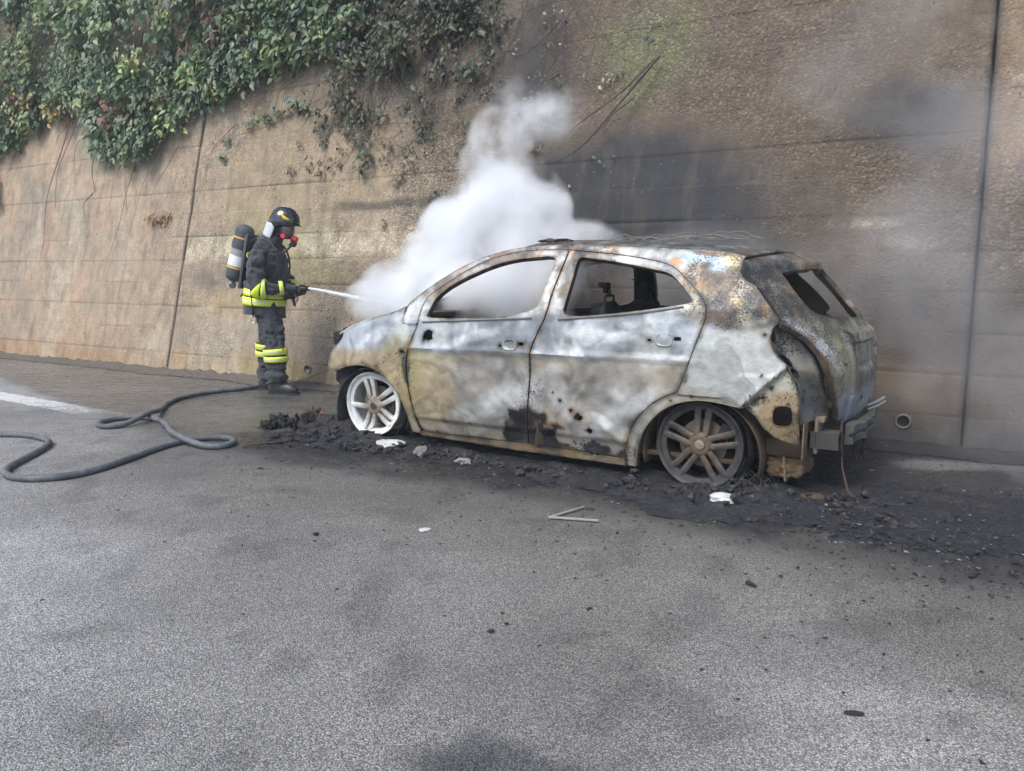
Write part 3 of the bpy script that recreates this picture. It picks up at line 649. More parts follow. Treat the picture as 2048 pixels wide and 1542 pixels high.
L_WIN1 = [(1.966, .934), (1.953, .993), (1.928, 1.07), (1.87, 1.138), (1.734, 1.217), (1.561, 1.294), (1.385, 1.342), (1.199, 1.358), (1.087, 1.363), (1.05, 1.344), (1.051, 1.283), (1.078, 1.15), (1.1, .984)]
L_D2T = [(.973, 1.404), (.763, 1.385), (.557, 1.364), (.359, 1.332), (.254, 1.304), (.169, 1.247), (.084, 1.171), (.027, 1.117), (-.003, 1.075), (-.011, 1.021), (.008, .955), (.048, .843), (.097, .686), (.14, .576)]
L_AROUT = [(.14, .576), (.196, .55), (.245, .525), (.297, .49), (.341, .446), (.382, .399), (.417, .341), (.444, .283), (.46, .223), (.479, .122)]
L_WIN2 = [(.907, .98), (.895, 1.104), (.887, 1.242), (.892, 1.33), (.876, 1.355), (.826, 1.351), (.68, 1.332), (.521, 1.308), (.369, 1.28), (.258, 1.257), (.218, 1.231), (.151, 1.174), (.092, 1.112), (.082, 1.096), (.119, 1.08), (.316, 1.047), (.597, 1.01)]
L_ARIN = [(.41, .080), (.399, .182), (.369, .285), (.317, .37), (.244, .449), (.149, .504), (.035, .532), (-.077, .53), (-.164, .515), (-.218, .508)]
L_QBOT = [(-.239, .51), (-.293, .47), (-.346, .397), (-.409, .348), (-.537, .312)]
L_LAMP = [(-.537, .312), (-.533, .499), (-.527, .606), (-.515, .659), (-.473, .72), (-.456, .767), (-.389, .822), (-.36, .894), (-.371, .958), (-.399, .995)]
L_TGAP = [(-.396, 1.014), (-.3, 1.132), (-.25, 1.185), (-.184, 1.248), (-.154, 1.292), (-.153, 1.329), (-.165, 1.348)]
L_RAIL = [(-.165, 1.348), (-.014, 1.375), (.28, 1.397), (.586, 1.417), (.983, 1.43), (1.229, 1.431), (1.418, 1.417), (1.598, 1.375), (1.772, 1.304), (1.939, 1.204), (2.05, 1.123), (2.161, 1.035)]
L_TLEFT = [(.619, .205), (.70, .262), (.766, .335), (.771, .396), (.778, .487), (.788, .565), (.811, .729), (.841, .766), (.794, .81), (.752, .863), (.732, .945), (.717, 1.047), (.66, 1.159), (.575, 1.272), (.53, 1.339)]
L_TWIN = [(.501, .393), (.515, .46), (.53, .532), (.538, .60), (.531, .663), (.494, .707), (.388, .736), (.2, .752), (0, .757)]

def fuse(name, mb, vox, mat, parent, wrinkle=0., sc=14., it=2):
    """weld overlapping pieces into one continuous skin"""
    o = mb.build(name, mat, None, True); rm = o.modifiers.new('weld', 'REMESH'); rm.mode = 'VOXEL'; rm.voxel_size = vox; rm.use_smooth_shade = True
    s_ = o.modifiers.new('soft', 'SMOOTH'); s_.factor = .5; s_.iterations = it
    dg = bpy.context.evaluated_depsgraph_get(); dg.update(); me = bpy.data.meshes.new_from_object(o.evaluated_get(dg)); me.name = name
    old = o.data; o.modifiers.clear(); o.data = me; bpy.data.meshes.remove(old)
    if wrinkle:
        n = len(me.vertices); co = np.empty(n * 3); nr = np.empty(n * 3); me.vertices.foreach_get('co', co); me.vertex_normals.foreach_get('vector', nr)
        co = co.reshape(-1, 3); nr = nr.reshape(-1, 3); d = co * np.array([1, 1, 1.6]); k = fbm(d, sc, 3, 6); k = np.abs(k - .5) * 2
        co += nr * ((k - .35) * wrinkle)[:, None]; me.vertices.foreach_set('co', co.ravel())
    me.shade_smooth()
    if not len(me.materials): me.materials.append(mat)
    o.parent = parent; return o
def build_car():
    car = empty('burnt_car', tuple(CAR_O), CAR_RZ)
    tag(car, 'burnt-out five-door car, bare scorched shell on melted wheels beside the wall', 'car')
    m = M_BURNT
    def both(name, outer, holes, **kw):
        a = panel(name, outer, holes, side_surf, m, car, colfn=body_col, **kw)
        kw2 = dict(kw); kw2.update(h=.05, mirror=True); kw2.pop('disp', None)
        b = panel(name, outer, holes, side_surf, m, car, colfn=body_col, **kw2); return a, b
    # front fenders
    fo = smooth_line(L_FTOP[::-1] + L_FFRONT[1:-1], 1) + L_ARCHF[:1] + smooth_line(L_ARCHF, 2)[1:-1] + [(2.137, .111), (2.05, .112)] + smooth_line(L_D1F[::-1], 1)[2:] + [(2.04, .895), (2.10, .893), (2.163, .903), (2.166, .951)]
    holes = [[(2.148, .693), (2.182, .693), (2.182, .711), (2.148, .711)]]
    for k in range(7):
        q = R(20 + k * 22); holes.append(circle(2.52 + .355 * math.cos(q), .255 + .345 * math.sin(q), .006, 6)) if k in (1, 2, 3, 4) else None
    both('front_fender', inset(fo, .003), holes, h=.018, thick=.004)
    # doors: thick frames with window openings
    d1 = smooth_line(L_D1F, 1) + [(1.587, .126), (1.166, .133)] + smooth_line(L_SPLIT, 1)[1:] + smooth_line(L_D1T, 1)[1:]
    jag = [(1.982, .78), (1.984, .815), (1.972, .84), (1.955, .858), (1.930, .866), (1.897, .852), (1.905, .826), (1.899, .803), (1.920, .797), (1.941, .790), (1.962, .798)]
    slot = lambda cx, cz, w=.021, hh=.010: [(cx - w, cz - hh), (cx + w, cz - hh), (cx + w, cz + hh), (cx + w * .3, cz + hh), (cx + w * .3, cz + hh * 1.35), (cx - w, cz + hh)]
    dth = lambda V, Q: np.where(V[:, 1] > zbelt(V[:, 0]) - .02, .038, .012)
    dl, dr = both('front_door', inset(d1, .0048), [smooth_loop(L_WIN1, 2), jag, slot(1.187, .801), circle(1.352, .783, .013, 8, .007), circle(1.61, .232, .006, 6), circle(1.83, .226, .006, 6), circle(1.35, .236, .006, 6)], h=.018, thick=dth, disp=dents)
    d2 = [(.479, .122), (.821, .128), (1.166, .133)] + smooth_line(L_SPLIT, 1)[1:] + smooth_line(L_D2T, 2)[1:-1] + smooth_line(L_AROUT, 1)
    rag = lambda cx, cz, r, sd: [(cx + r * (.7 + .6 * abs(math.sin(sd + 2.3 * k))) * math.cos(k * .7), cz + r * (.5 + .6 * abs(math.sin(sd * 2 + 1.7 * k))) * math.sin(k * .7)) for k in range(9)]
    el, er = both('rear_door', inset(d2, .0048), [smooth_loop(L_WIN2, 2), slot(.152, .881), circle(.319, .867, .013, 8, .007), rag(.828, .402, .016, 1), rag(.773, .367, .026, 2.2), rag(.701, .285, .022, 4), circle(.899, .462, .009, 7), circle(.95, .508, .007, 7)], h=.018, thick=dth, disp=dents)
    # door furniture that survived: handle pans, beltline strips
    for par, sg in ((dl, 1), (dr, -1)): handle_pan(par, 1.275, .793, sg); belt_strip(par, [(1.99, .917), (1.55, .945), (1.12, .970)], sg)
    for par, sg in ((el, 1), (er, -1)): handle_pan(par, .232, .872, sg); belt_strip(par, [(.93, .968), (.62, .998), (.33, 1.032), (.13, 1.066)], sg)
    # body side: A pillar, roof rail, C pillar and rear quarter in one pressing
    bs = [(2.163, .908), (2.168, .951)] + smooth_line(L_RAIL[::-1], 1) + smooth_line(L_TGAP[::-1], 2)[1:] + smooth_line(L_LAMP[::-1], 1) + L_QBOT[::-1][1:] + smooth_line(L_ARIN[::-1], 2)[1:] + [(.47, .083)] + smooth_line(L_AROUT[::-1], 1)[1:] + smooth_line(L_D2T[::-1], 2)[1:-1] + smooth_line(L_D1T, 1) + [(2.06, .893), (2.12, .893)]
    rh = smooth_loop([(-.394, .517), (-.423, .536), (-.478, .534), (-.495, .508), (-.497, .443), (-.477, .422), (-.407, .42), (-.388, .451)], 1)
    hol = [rh] + [circle(a, b, r, 8) for a, b, r in ((-.375, .63, .007), (-.335, .575, .009), (-.325, .70, .005), (-.295, .545, .005), (-.27, .585, .006))] + [circle(-.33, .925, .006, 6)]
    for q in (95, 75, 118, 138, 158): hol.append(circle(.03 + .365 * math.cos(R(q - 10)) * 1.0, .205 + .345 * math.sin(R(q - 10)), .0055, 6))
    def qdisp(V, Q):
        x, z = V[:, 0], V[:, 1]; fold = (x + .456) * (.531 - .767) - (z - .767) * (-.228 + .456)
        k = sm(0, .011, fold) * sm(-.20, -.25, x) * (z < .80)
        b = sm(.93, .95, z - .23 * (-.197 - x) * 0 + 0) * 0
        lip = sm(.02, .0, np.abs(fold) / .33) * .006 * (x < -.2) * (z < .8)
        return -.026 * k + lip + (fbm(P3(x, z), 10, 2, 75) - .5) * .004 - .012 * sm(.06, .02, np.abs(np.hypot(x - .02, z - .2) - .352)) * (x > -.23) * (x < .5) * (z < .56) - .006 * sm(.948, .944, z + .235 * (x + .197)) * sm(-.19, -.2, x) * (z > .70) * (fold < 0)
    both('body_side', bs, hol, h=.016, thick=.006, disp=qdisp)
    # sills
    sl = [(2.06, .100), (1.234, .080), (.476, .078), (.479, .119), (.821, .125), (1.166, .130), (1.587, .123), (2.018, .118), (2.045, .125)]
    def sill_col(Q):
        n = fbm(Q, 12, 4, 3); c = lerp(np.array([.36, .26, .14]), np.array([.27, .235, .17]), sm(.4, .6, n)); c = lerp(c, BLK, .9 * sm(.62, .7, fbm(Q, 7, 3, 44)) * (Q[:, 0] < 1.4)); return np.concatenate([c, np.full((len(c), 1), .4)], 1)
    for mi in (False, True): panel('sill', sl, [], side_surf, m, car, h=.02, thick=.03, mirror=mi, colfn=sill_col)
    # ---- roof: from screen header to tailgate gap, slightly crowned and sagging
    rl = [(-.165, 1.348), (-.014, 1.375), (.28, 1.397), (.586, 1.417), (.983, 1.43), (1.229, 1.431), (1.33, 1.424)]
    xs = np.linspace(-.165, 1.33, 70); v = []; ny = 41
    for xx in xs:
        ze = np.interp(xx, [q[0] for q in rl], [q[1] for q in rl]) + .002; w = float(S(xx, ze)) - .002
        for k in range(ny):
            u = -1 + 2 * k / (ny - 1); rear = max(0, (.10 - xx) / .265)
            v.append((xx - .10 * rear ** 2 * (1 - u * u), u * w, ze + (.040 + .012 * min(1, max(0, (xx + .2) / .5))) * (1 - abs(u) ** 2.4)))
    v = np.array(v); v[:, 2] += (fbm(v, 3.5, 3, 91) - .5) * .03 * (1 - np.abs(v[:, 1]) / .7)
    idx = np.arange(len(xs) * ny).reshape(len(xs), ny); f = np.stack([idx[:-1, :-1], idx[:-1, 1:], idx[1:, 1:], idx[1:, :-1]], -1).reshape(-1, 4)[:, ::-1]
    def roof_col(Q):
        n = fbm(Q, 5, 4, 12); n3 = fbm(Q, 14, 3, 13); c = lerp(np.array([.34, .335, .30]), np.array([.20, .19, .175]), sm(.4, .6, n)); c = lerp(c, SKY * .9, .6 * sm(.56, .66, fbm(Q, 4, 3, 19)) * (Q[:, 0] < .7)); c = lerp(c, PALE, .6 * sm(.55, .65, n3)); return np.concatenate([c * .75, np.full((len(c), 1), .8)], 1)
    o = mesh_obj('roof', v, f, m, car, True, roof_col(v)); sd = o.modifiers.new('thickness', 'SOLIDIFY'); sd.thickness = .012; sd.offset = -1
    # windscreen header and rear header, cross ribs under the roof skin
    for xx, zz, w in ((1.33, 1.40, .56), (.98, 1.39, .58), (.45, 1.375, .60), (-.12, 1.335, .60)):
        b = MB(); b.tube([(xx, -w, zz), (xx, -w * .5, zz + .035), (xx, 0, zz + .045), (xx, w * .5, zz + .035), (xx, w, zz)], .022, 8, True, None, .6); b.build('roof_rib', M_INNER, car)
    # ---- bonnet
    ft = smooth_line(L_FTOP, 2); fx = np.array([q[0] for q in ft]); fz = np.array([q[1] for q in ft]); od = np.argsort(fx)
    xs = np.linspace(2.16, 2.85, 36); v = []; ny = 37
    for xx in xs:
        ze = float(np.interp(xx, fx[od], fz[od])); w = float(S(xx, ze)) - .006
        for k in range(ny):
            u = -1 + 2 * k / (ny - 1); nose = .22 * max(0, (xx - 2.5) / .33) ** 1.3
            v.append((xx + nose * (1 - u * u) , u * w, ze + .002 + (.035 + .03 * max(0, 1 - (xx - 2.16) / .5)) * (1 - abs(u) ** 2.2) - .05 * max(0, (xx - 2.72) / .11) ** 2))
    v = np.array(v); v[:, 2] += (fbm(v, 5, 3, 95) - .5) * .012
    idx = np.arange(len(xs) * ny).reshape(len(xs), ny); f = np.stack([idx[:-1, :-1], idx[:-1, 1:], idx[1:, 1:], idx[1:, :-1]], -1).reshape(-1, 4)[:, ::-1]
    def hood_col(Q):
        n = fbm(Q, 4, 4, 32); c = lerp(np.array([.46, .51, .56]), np.array([.60, .63, .66]), sm(.4, .62, n)); c = lerp(c, np.array([.30, .32, .34]), .5 * sm(.45, .3, n)); return np.concatenate([c, np.full((len(c), 1), .12)], 1)
    o = mesh_obj('bonnet', v, f, m, car, True, hood_col(v)); sd = o.modifiers.new('thickness', 'SOLIDIFY'); sd.thickness = .014; sd.offset = -1
    # cowl between bonnet and missing screen
    b = MB(); b.box((2.10, 0, .955), (.16, 1.36, .04), None, None, .012); b.build('cowl', M_INNER, car)
    # A-pillar foot pocket
    # ---- tailgate
    top = [(u, .205 - .13 * (1 - (u / .619) ** 2)) for u in np.linspace(-.619, .619, 15)]
    tl = smooth_line(L_TLEFT, 1); out = tl + [(.35, 1.40), (0, 1.417), (-.35, 1.40)] + [(-a, b_) for a, b_ in tl[::-1]] + top[1:-1]
    wn2 = smooth_line(L_TWIN, 1); win = wn2 + [(-a, b_) for a, b_ in wn2[::-1][1:]] + [(-.3, .372), (0, .368), (.3, .375)]
    plate_slot = [(.30, 1.12), (.28, 1.10), (.262, 1.12), (.28, 1.15)]
    def tdisp(V, Q):
        y, vv = V[:, 0], V[:, 1]
        rec = sm(.0, .02, np.minimum(.355 - np.abs(y - .0), np.minimum(vv - .905, 1.075 - vv)))
        step = sm(.83, .87, vv) * sm(.42, .40, np.abs(y)) * .018 
        return step - .022 * rec + (fbm(P3(y, vv), 6, 3, 101) - .5) * .010 * (vv > .8) + (fbm(P3(y, vv), 14, 2, 102) - .5) * .003
    panel('tailgate', inset(out, .003), [win, circle(.33, .855, .011, 7, .018), circle(.22, 1.235, .02, 8, .012)], tail_surf, m, car, .016, .03, False, tail_col, tdisp)
    pl = panel('number_plate_mount', [(.30, .925), (-.30, .925), (-.30, 1.06), (.30, 1.06)], [], lambda q: tail_surf(q) + np.array([.012, 0, 0]), simple('scaled_plate', (.34, .32, .20), .8, .1, 70, .7, .9, .008, (.45, .43, .30)), car, .03, .006)
    # ---- lamp recesses: hollow corner between quarter and tailgate, holes cut for the lamp sockets
    LQ = np.array([(q[0], float(S(*q)) - .004, q[1]) for q in [(-.399, .995), (-.371, .958), (-.36, .894), (-.389, .822), (-.456, .767), (-.473, .72), (-.515, .659), (-.527, .606), (-.533, .499), (-.536, .44)]])
    gq = np.array([(.828, .768), (.785, .812), (.745, .866), (.72, .95), (.705, 1.05), (.67, 1.12), (.63, 1.18), (.60, 1.24), (.56, 1.28), (.53, 1.335)]); LG = tail_surf(gq) + np.array([.055, -.012, 0])
    def lamp_surf(q):
        t = np.clip(q[:, 0], 0, 1) * 9; i = np.minimum(t.astype(int), 8); fr = (t - i)[:, None]
        A = LQ[i] * (1 - fr) + LQ[i + 1] * fr; B = LG[i] * (1 - fr) + LG[i + 1] * fr; s = q[:, 1:2]
        return A * (1 - s) + B * s + np.array([.055, -.045, 0]) * np.sin(np.pi * np.clip(s, 0, 1)) ** .7 * np.sin(np.pi * np.clip(q[:, :1], .02, .98)) ** .5
    def lamp_col(Q):
        n = fbm(Q, 8, 4, 55); n2 = fbm(Q, 20, 3, 56); c = lerp(np.array([.16, .165, .165]), np.array([.27, .25, .20]), sm(.4, .6, n)); c = lerp(c, RUS * .7, .6 * sm(.9, .97, Q[:, 2] + (n - .5) * .1)); c = lerp(c, np.array([.03, .03, .033]), .9 * sm(-.585, -.65, Q[:, 0] + (n - .5) * .1)); return np.concatenate([c, np.full((len(c), 1), .6)], 1)  # rear part blackened: shadow of the recess painted into its colour
    lh = [circle(.19, .28, .055, 12, .13), circle(.40, .30, .06, 12, .17), circle(.52, .40, .055, 12, .15), circle(.70, .5, .012, 7, .03), circle(.80, .32, .01, 7, .03)]
    lh[1] = [q for q in lh[1] if q[0] < .455] ; lh[2] = [q for q in lh[2] if q[0] > .462]
    for mi in (False, True): panel('lamp_recess', [(0, 0), (1, 0), (1, 1), (0, 1)], lh, lamp_surf, m, car, .045, .004, mi, lamp_col)
    # ---- rear floor panel, corner closing plate and bumper beam
    for sg in (1, -1):
        b = MB(); b.box((-.548, sg * .735, .345), (.008, .12, .20), None, None, .002); b.build('corner_plate', M_RUST, car)
    b = MB(); b.box((-.585, 0, .345), (.02, 1.24, .20), None, None, .006); b.box((-.60, 0, .44), (.05, 1.22, .03), None, None, .006); b.build('rear_valance', M_TAN, car)
    arc = [(-.70 - .07 * (1 - (y / .58) ** 2), y) for y in np.linspace(-.50, .46, 25)]
    v, f = [], []; prof = [(0, -.05), (-.045, -.045), (-.045, -.012), (-.022, -.008), (-.022, .008), (-.045, .012), (-.045, .045), (0, .05)]
    for i, (x, y) in enumerate(arc):
        for a, c in prof: v.append((x + a, y, .345 + c + .004 * math.sin(y * 23)))
        if i:
            q = (i - 1) * 8
            for k in range(8): f.append((q + k, q + (k + 1) % 8, q + 8 + (k + 1) % 8, q + 8 + k))
    f += [tuple(range(8)), tuple(range(len(v) - 8, len(v)))[::-1]]
    v = np.array(v); v += (np.stack([fbm(v, 7, 3, 5 + k) for k in range(3)], 1) - .5) * np.array([.05, .0, .045]); b = MB(); b.add(v, f); bb = b.build('bumper_beam', simple('scaled_beam', (.05, .046, .040), .85, .1, 16, .6, .7, .008, (.25, .24, .215)), car)
    for sg in (1, -1):
        b = MB(); cx, cy, cz = -.63, sg * .565, .325      # hollow crash box
        for dz in (-.045, .045): b.box((cx, cy, cz + dz), (.15, .11, .006))
        for dy in (-.052, .052): b.box((cx, cy + dy, cz), (.15, .006, .085))
        b.build('crash_box', simple('crash_box_steel', (.035, .033, .03), .85, .1, 16, .6, .6, .006, (.17, .16, .14)), car)
    b = MB(); b.tube([(-.76, -.10, .43), (-.80, -.30, .43), (-.82, -.55, .425)], .009, 6); b.tube([(-.77, -.12, .405), (-.81, -.32, .405), (-.83, -.54, .40)], .007, 6); b.build('bent_bracket', simple('grey_strip', (.4, .4, .39), .7, .2), car)
    tr = random.Random(12)      # strips of melted trim drooping from the beam and the rear panel
    for k in range(8):
        y0 = tr.uniform(-.35, .62); x0 = -.66 - .08 * (1 - (y0 / .6) ** 2); L_ = tr.uniform(.10, .30); pts = [(x0 - .03 * i / 5 + .012 * math.sin(i * 1.7 + k), y0 + .02 * math.sin(i + k), .33 - L_ * i / 5) for i in range(6)]
        b = MB(); b.tube(pts, [.020 + .012 * tr.random(), .018, .012, .014, .008, .003], 6, True, None, .22); b.build('melted_strip', M_CHAR if k % 3 else M_INNER, car)
    # silencer hanging low behind the rear wheel
    b = MB(); b.box((-.43, .47, .150), (.23, .36, .15), Matrix.Rotation(R(6), 3, 'Y'), None, .05); b.tube([(-.34, .47, .17), (-.2, .40, .20), (.0, .30, .22)], .03, 10); b.box((-.43, .47, .235), (.16, .28, .08), Matrix.Rotation(R(-8), 3, 'Y'), None, .02); sil = fuse('silencer', b, .009, M_RUST, car, .05, 12., 2)
    b = MB(); b.box((-.43, .47, .150), (.014, .372, .158), Matrix.Rotation(R(6), 3, 'Y'), None, .006); b.build('silencer_seam', M_TAN, sil)
    b = MB(); b.box((-.43, .42, .27), (.22, .50, .10), None, None, .02); b.build('rear_chassis_rail', M_INNER, car)
    # ---- wheel houses, floor, bulkhead
    for nm, cx, cz, rr in (('rear_wheel_house', .02, .20, .345), ('front_wheel_house', 2.53, .20, .345)):
        for sg in (1, -1):
            v, f = [], []
            for k in range(25):
                q = math.pi * (-.08 + 1.16 * k / 24)
                for yy in (.80, .62, .42): v.append((cx + rr * math.cos(q), sg * yy, max(.07, cz + rr * math.sin(q))))
                if k:
                    for j in range(2): f.append(((k - 1) * 3 + j, (k - 1) * 3 + j + 1, k * 3 + j + 1, k * 3 + j))
            k0 = len(v); v.append((cx, sg * .42, cz)); f += [(k0, (k - 1) * 3 + 2, k * 3 + 2) for k in range(1, 25)]
            o = mesh_obj(nm, v, f, M_INNER if nm[0] == 'r' else M_CHAR, car); sd = o.modifiers.new('thickness', 'SOLIDIFY'); sd.thickness = .006
    b = MB(); b.box((.95, 0, .17), (2.35, 1.50, .03), None, None, .008); b.box((.95, 0, .25), (1.9, .26, .14), None, None, .03)
    for xx in (.55, 1.35): b.box((xx, 0, .21), (.08, 1.45, .06), None, None, .01)
    b.build('floor_pan', M_INNER, car)
    b = MB(); b.box((-.28, 0, .36), (.56, 1.05, .03), None, None, .01); b.box((.30, 0, .33), (.03, 1.45, .30), None, None, .01); b.build('boot_floor', M_INNER, car)
    b = MB(); b.box((2.10, 0, .55), (.03, 1.45, .80), None, None, .01); b.box((2.03, .35, .72), (.14, .55, .22), None, None, .03); b.build('bulkhead', M_CHAR, car)
    b = MB(); b.tube([(1.78, -.72, .82), (1.78, 0, .85), (1.78, .72, .82)], .032, 12); b.tube([(1.78, .36, .84), (1.62, .36, .86)], .02, 8)
    b.build('dash_beam', M_INNER, car)
    # engine and radiator frame, all charred
    b = MB(); b.box((2.50, -.05, .50), (.42, .62, .38), Matrix.Rotation(R(4), 3, 'Z'), None, .05); b.box((2.52, .12, .70), (.30, .22, .08), None, None, .03); b.box((2.48, -.33, .55), (.3, .25, .3), None, None, .05); b.build('engine', M_CHAR, car)
    b = MB(); b.box((2.88, 0, .52), (.05, 1.2, .05), None, None, .01); b.box((2.88, 0, .75), (.05, 1.2, .04), None, None, .01); b.box((2.875, 0, .63), (.03, .8, .22))
    b.box((2.93, 0, .36), (.06, 1.22, .08), None, None, .015)
    for yy in (.56, -.56): b.box((2.90, yy, .55), (.05, .05, .46), None, None, .01)
    b.build('front_frame', M_CHAR, car)
    # black block paints the dark of the empty headlight hole, melted bumper scraps under it
    for sg in (1, -1):
        b = MB(); v, f = rock(31, .1, 2, (.7, .5, .75)); b.add(np.array(v) + np.array([2.84, sg * .70, .755]), f); b.box((2.835, sg * .745, .757), (.13, .13, .11), Matrix.Rotation(R(-20 * sg), 3, 'Z'), None, .03); b.build('headlight_dark_block', M_BLACK, car)
        b = MB()
        for k in range(7):
            v, f = rock(60 + k, .05 + .02 * (k % 3), 1, (.8, .6, 1.3)); b.add(np.array(v) + np.array([2.86 + .03 * math.sin(k * 2.), sg * (.70 + .03 * math.cos(k * 3.)), .33 + .035 * k]), f)
        b.lathe([(.001, 0), (.045, 0), (.05, -.02), (.05, -.09)], (2.83, sg * .745, .475), 18, 'y'); b.build('melted_bumper', M_CHAR, car)
        b = MB(); b.lathe([(.012, 0), (.02, .012), (.034, .012), (.037, 0), (.034, -.02), (.012, -.02)], (2.83, sg * .75, .40), 18, 'y', None, None, True); b.build('lamp_ring', simple('scorched_ring', (.45, .36, .26), .7), car)
    b = MB(); b.box((2.94, .45, .175), (.20, .10, .07), None, None, .008); b.box((2.94, .45, .185), (.15, .105, .03)); b.build('towing_bracket', M_INNER, car)
    # arch lips turned inwards
    for nm, L, off in (('front_arch_lip', L_ARCHF, 0), ('rear_arch_lip', L_ARIN, 0)):
        for sg in (1, -1):
            v, f = [], []
            for i, (x, z) in enumerate(smooth_line(L, 2)):
                w = float(S(x, z)) - .003
                for d in (0, .018, .045): v.append((x, sg * (w - d), z + .003))
                if i: f += [(i * 3 - 3 + j, i * 3 - 2 + j, i * 3 + 1 + j, i * 3 + j) for j in range(2)]
            o = mesh_obj(nm, v, f, M_TAN, car); sd = o.modifiers.new('thickness', 'SOLIDIFY'); sd.thickness = .004
    # ---- seats: bare wire frames
    for sg in (1, -1): seat(car, .80, sg * .37)
    b = MB(); b.tube([(.05, -.62, .45), (-.06, -.62, .95), (-.06, .62, .95), (.05, .62, .45)], .016, 8); b.tube([(.0, -.6, .7), (.0, .6, .7)], .012, 8)
    for yy in (-.4, -.15, .15, .4): b.tube([(.05, yy, .45), (-.06, yy, .95)], .008, 6)
    b.build('rear_seat_frame', M_CHAR, car)
    # B pillars inside the doors
    for sg in (1, -1):
        b = MB()
        pts = [(1.06, .79, .15), (1.05, .80, .5), (1.035, .785, .9), (.985, .70, 1.15), (.955, .585, 1.38)]
        for (p, q) in zip(pts[:-1], pts[1:]):
            a_, c_ = Vector((p[0], sg * p[1], p[2])), Vector((q[0], sg * q[1], q[2])); d = c_ - a_
            b.box((a_ + c_) / 2, (.115, .05, d.length + .02), d.to_track_quat('Z', 'Y').to_matrix(), None, .008)
        pil = b.build('b_pillar', M_CHAR if sg < 0 else M_INNER, car)
        b = MB(); b.tube([(1.03, sg * .60, 1.20), (1.0, sg * .575, 1.20), (.985, sg * .57, 1.23), (1.0, sg * .565, 1.29), (.99, sg * .56, 1.33)], .007, 6); b.build('belt_loop', M_INNER, pil)
    # ---- wheels
    wheel(car, (.02, .805, .262), 0, M_DRIM, 93, False); wheel(car, (2.535, .77, .262), 0, M_WRIM, 78, True)
    wheel(car, (.02, -.805, .262), 180, M_GREYALLOY, 20, False, False); wheel(car, (2.535, -.77, .262), 180, M_GREYALLOY, 50, False, False)
    # stray wires and brittle lining on the roof
    rm = simple('brittle_wire', (.20, .19, .17), .8, .1)
    for k in range(16):
        b = MB(); x0 = random.uniform(.15, .95); L = random.uniform(.25, .6); y0 = random.uniform(.2, .5); pts = []
        for i in range(9):
            t = i / 8; pts.append((x0 - L * t, y0 + .04 * math.sin(3 * t + k), 1.452 + (.012 + .035 * random.random()) * math.sin(math.pi * t) + .004 * (k % 4)))
        b.tube(pts, .0028, 5); b.build('roof_wire', rm, car)
    b = MB()
    for k in range(5):
        v, f = rock(80 + k, .028 + .012 * (k % 2), 1, (1.5, 1, .35)); b.add(np.array(v) + np.array([1.24 - .05 * k, .50, 1.466 + .004 * (k % 2)]), f)
    b.build('charred_scrap', M_INNER, car)
    b = MB(); b.tube([(-.70, .50, .43), (-.705, .50, .30), (-.72, .515, .16), (-.76, .53, .03), (-.80, .56, .008)], .006, 6); b.build('hanging_wire', simple('reddish_wire', (.11, .055, .045), .85), car)
    return car
def handle_pan(par, x, z, sg):
    """round finger recess behind the missing door handle"""
    v, f = [], []; n = 20; w0 = float(S(x, z))
    rings = [(1.0, .0022), (.93, .0035), (.84, -.001), (.6, -.012), (.25, -.016)]
    for s_, d in rings:
        for k in range(n):
            q = 2 * math.pi * k / n; sx = math.copysign(abs(math.cos(q)) ** .7, math.cos(q)) * .052 * s_; sz = math.copysign(abs(math.sin(q)) ** .7, math.sin(q)) * .036 * s_
            v.append((x + sx, sg * (float(S(x + sx, z + sz)) + d + .006), z + sz))
    for i in range(len(rings) - 1):
        for k in range(n): f.append((i * n + k, i * n + (k + 1) % n, (i + 1) * n + (k + 1) % n, (i + 1) * n + k))
    f.append(tuple((len(rings) - 1) * n + k for k in range(n)))
    if sg > 0: f = [q[::-1] for q in f]
    return mesh_obj('handle_pan', v, f, M_BURNT, par, True, np.tile([.40, .41, .40, .45], (len(v), 1)))
def belt_strip(par, pts, sg):
    b = MB(); P = smooth_line(pts, 2); b.tube([(x, sg * (float(S(x, z)) + .006), z) for x, z in P], .0050, 6, True, None, 1.3)
    return b.build('belt_strip', simple('strip_steel', (.20, .16, .12), .7, .2, 14, .7, .3, .003, (.42, .40, .37)), par)
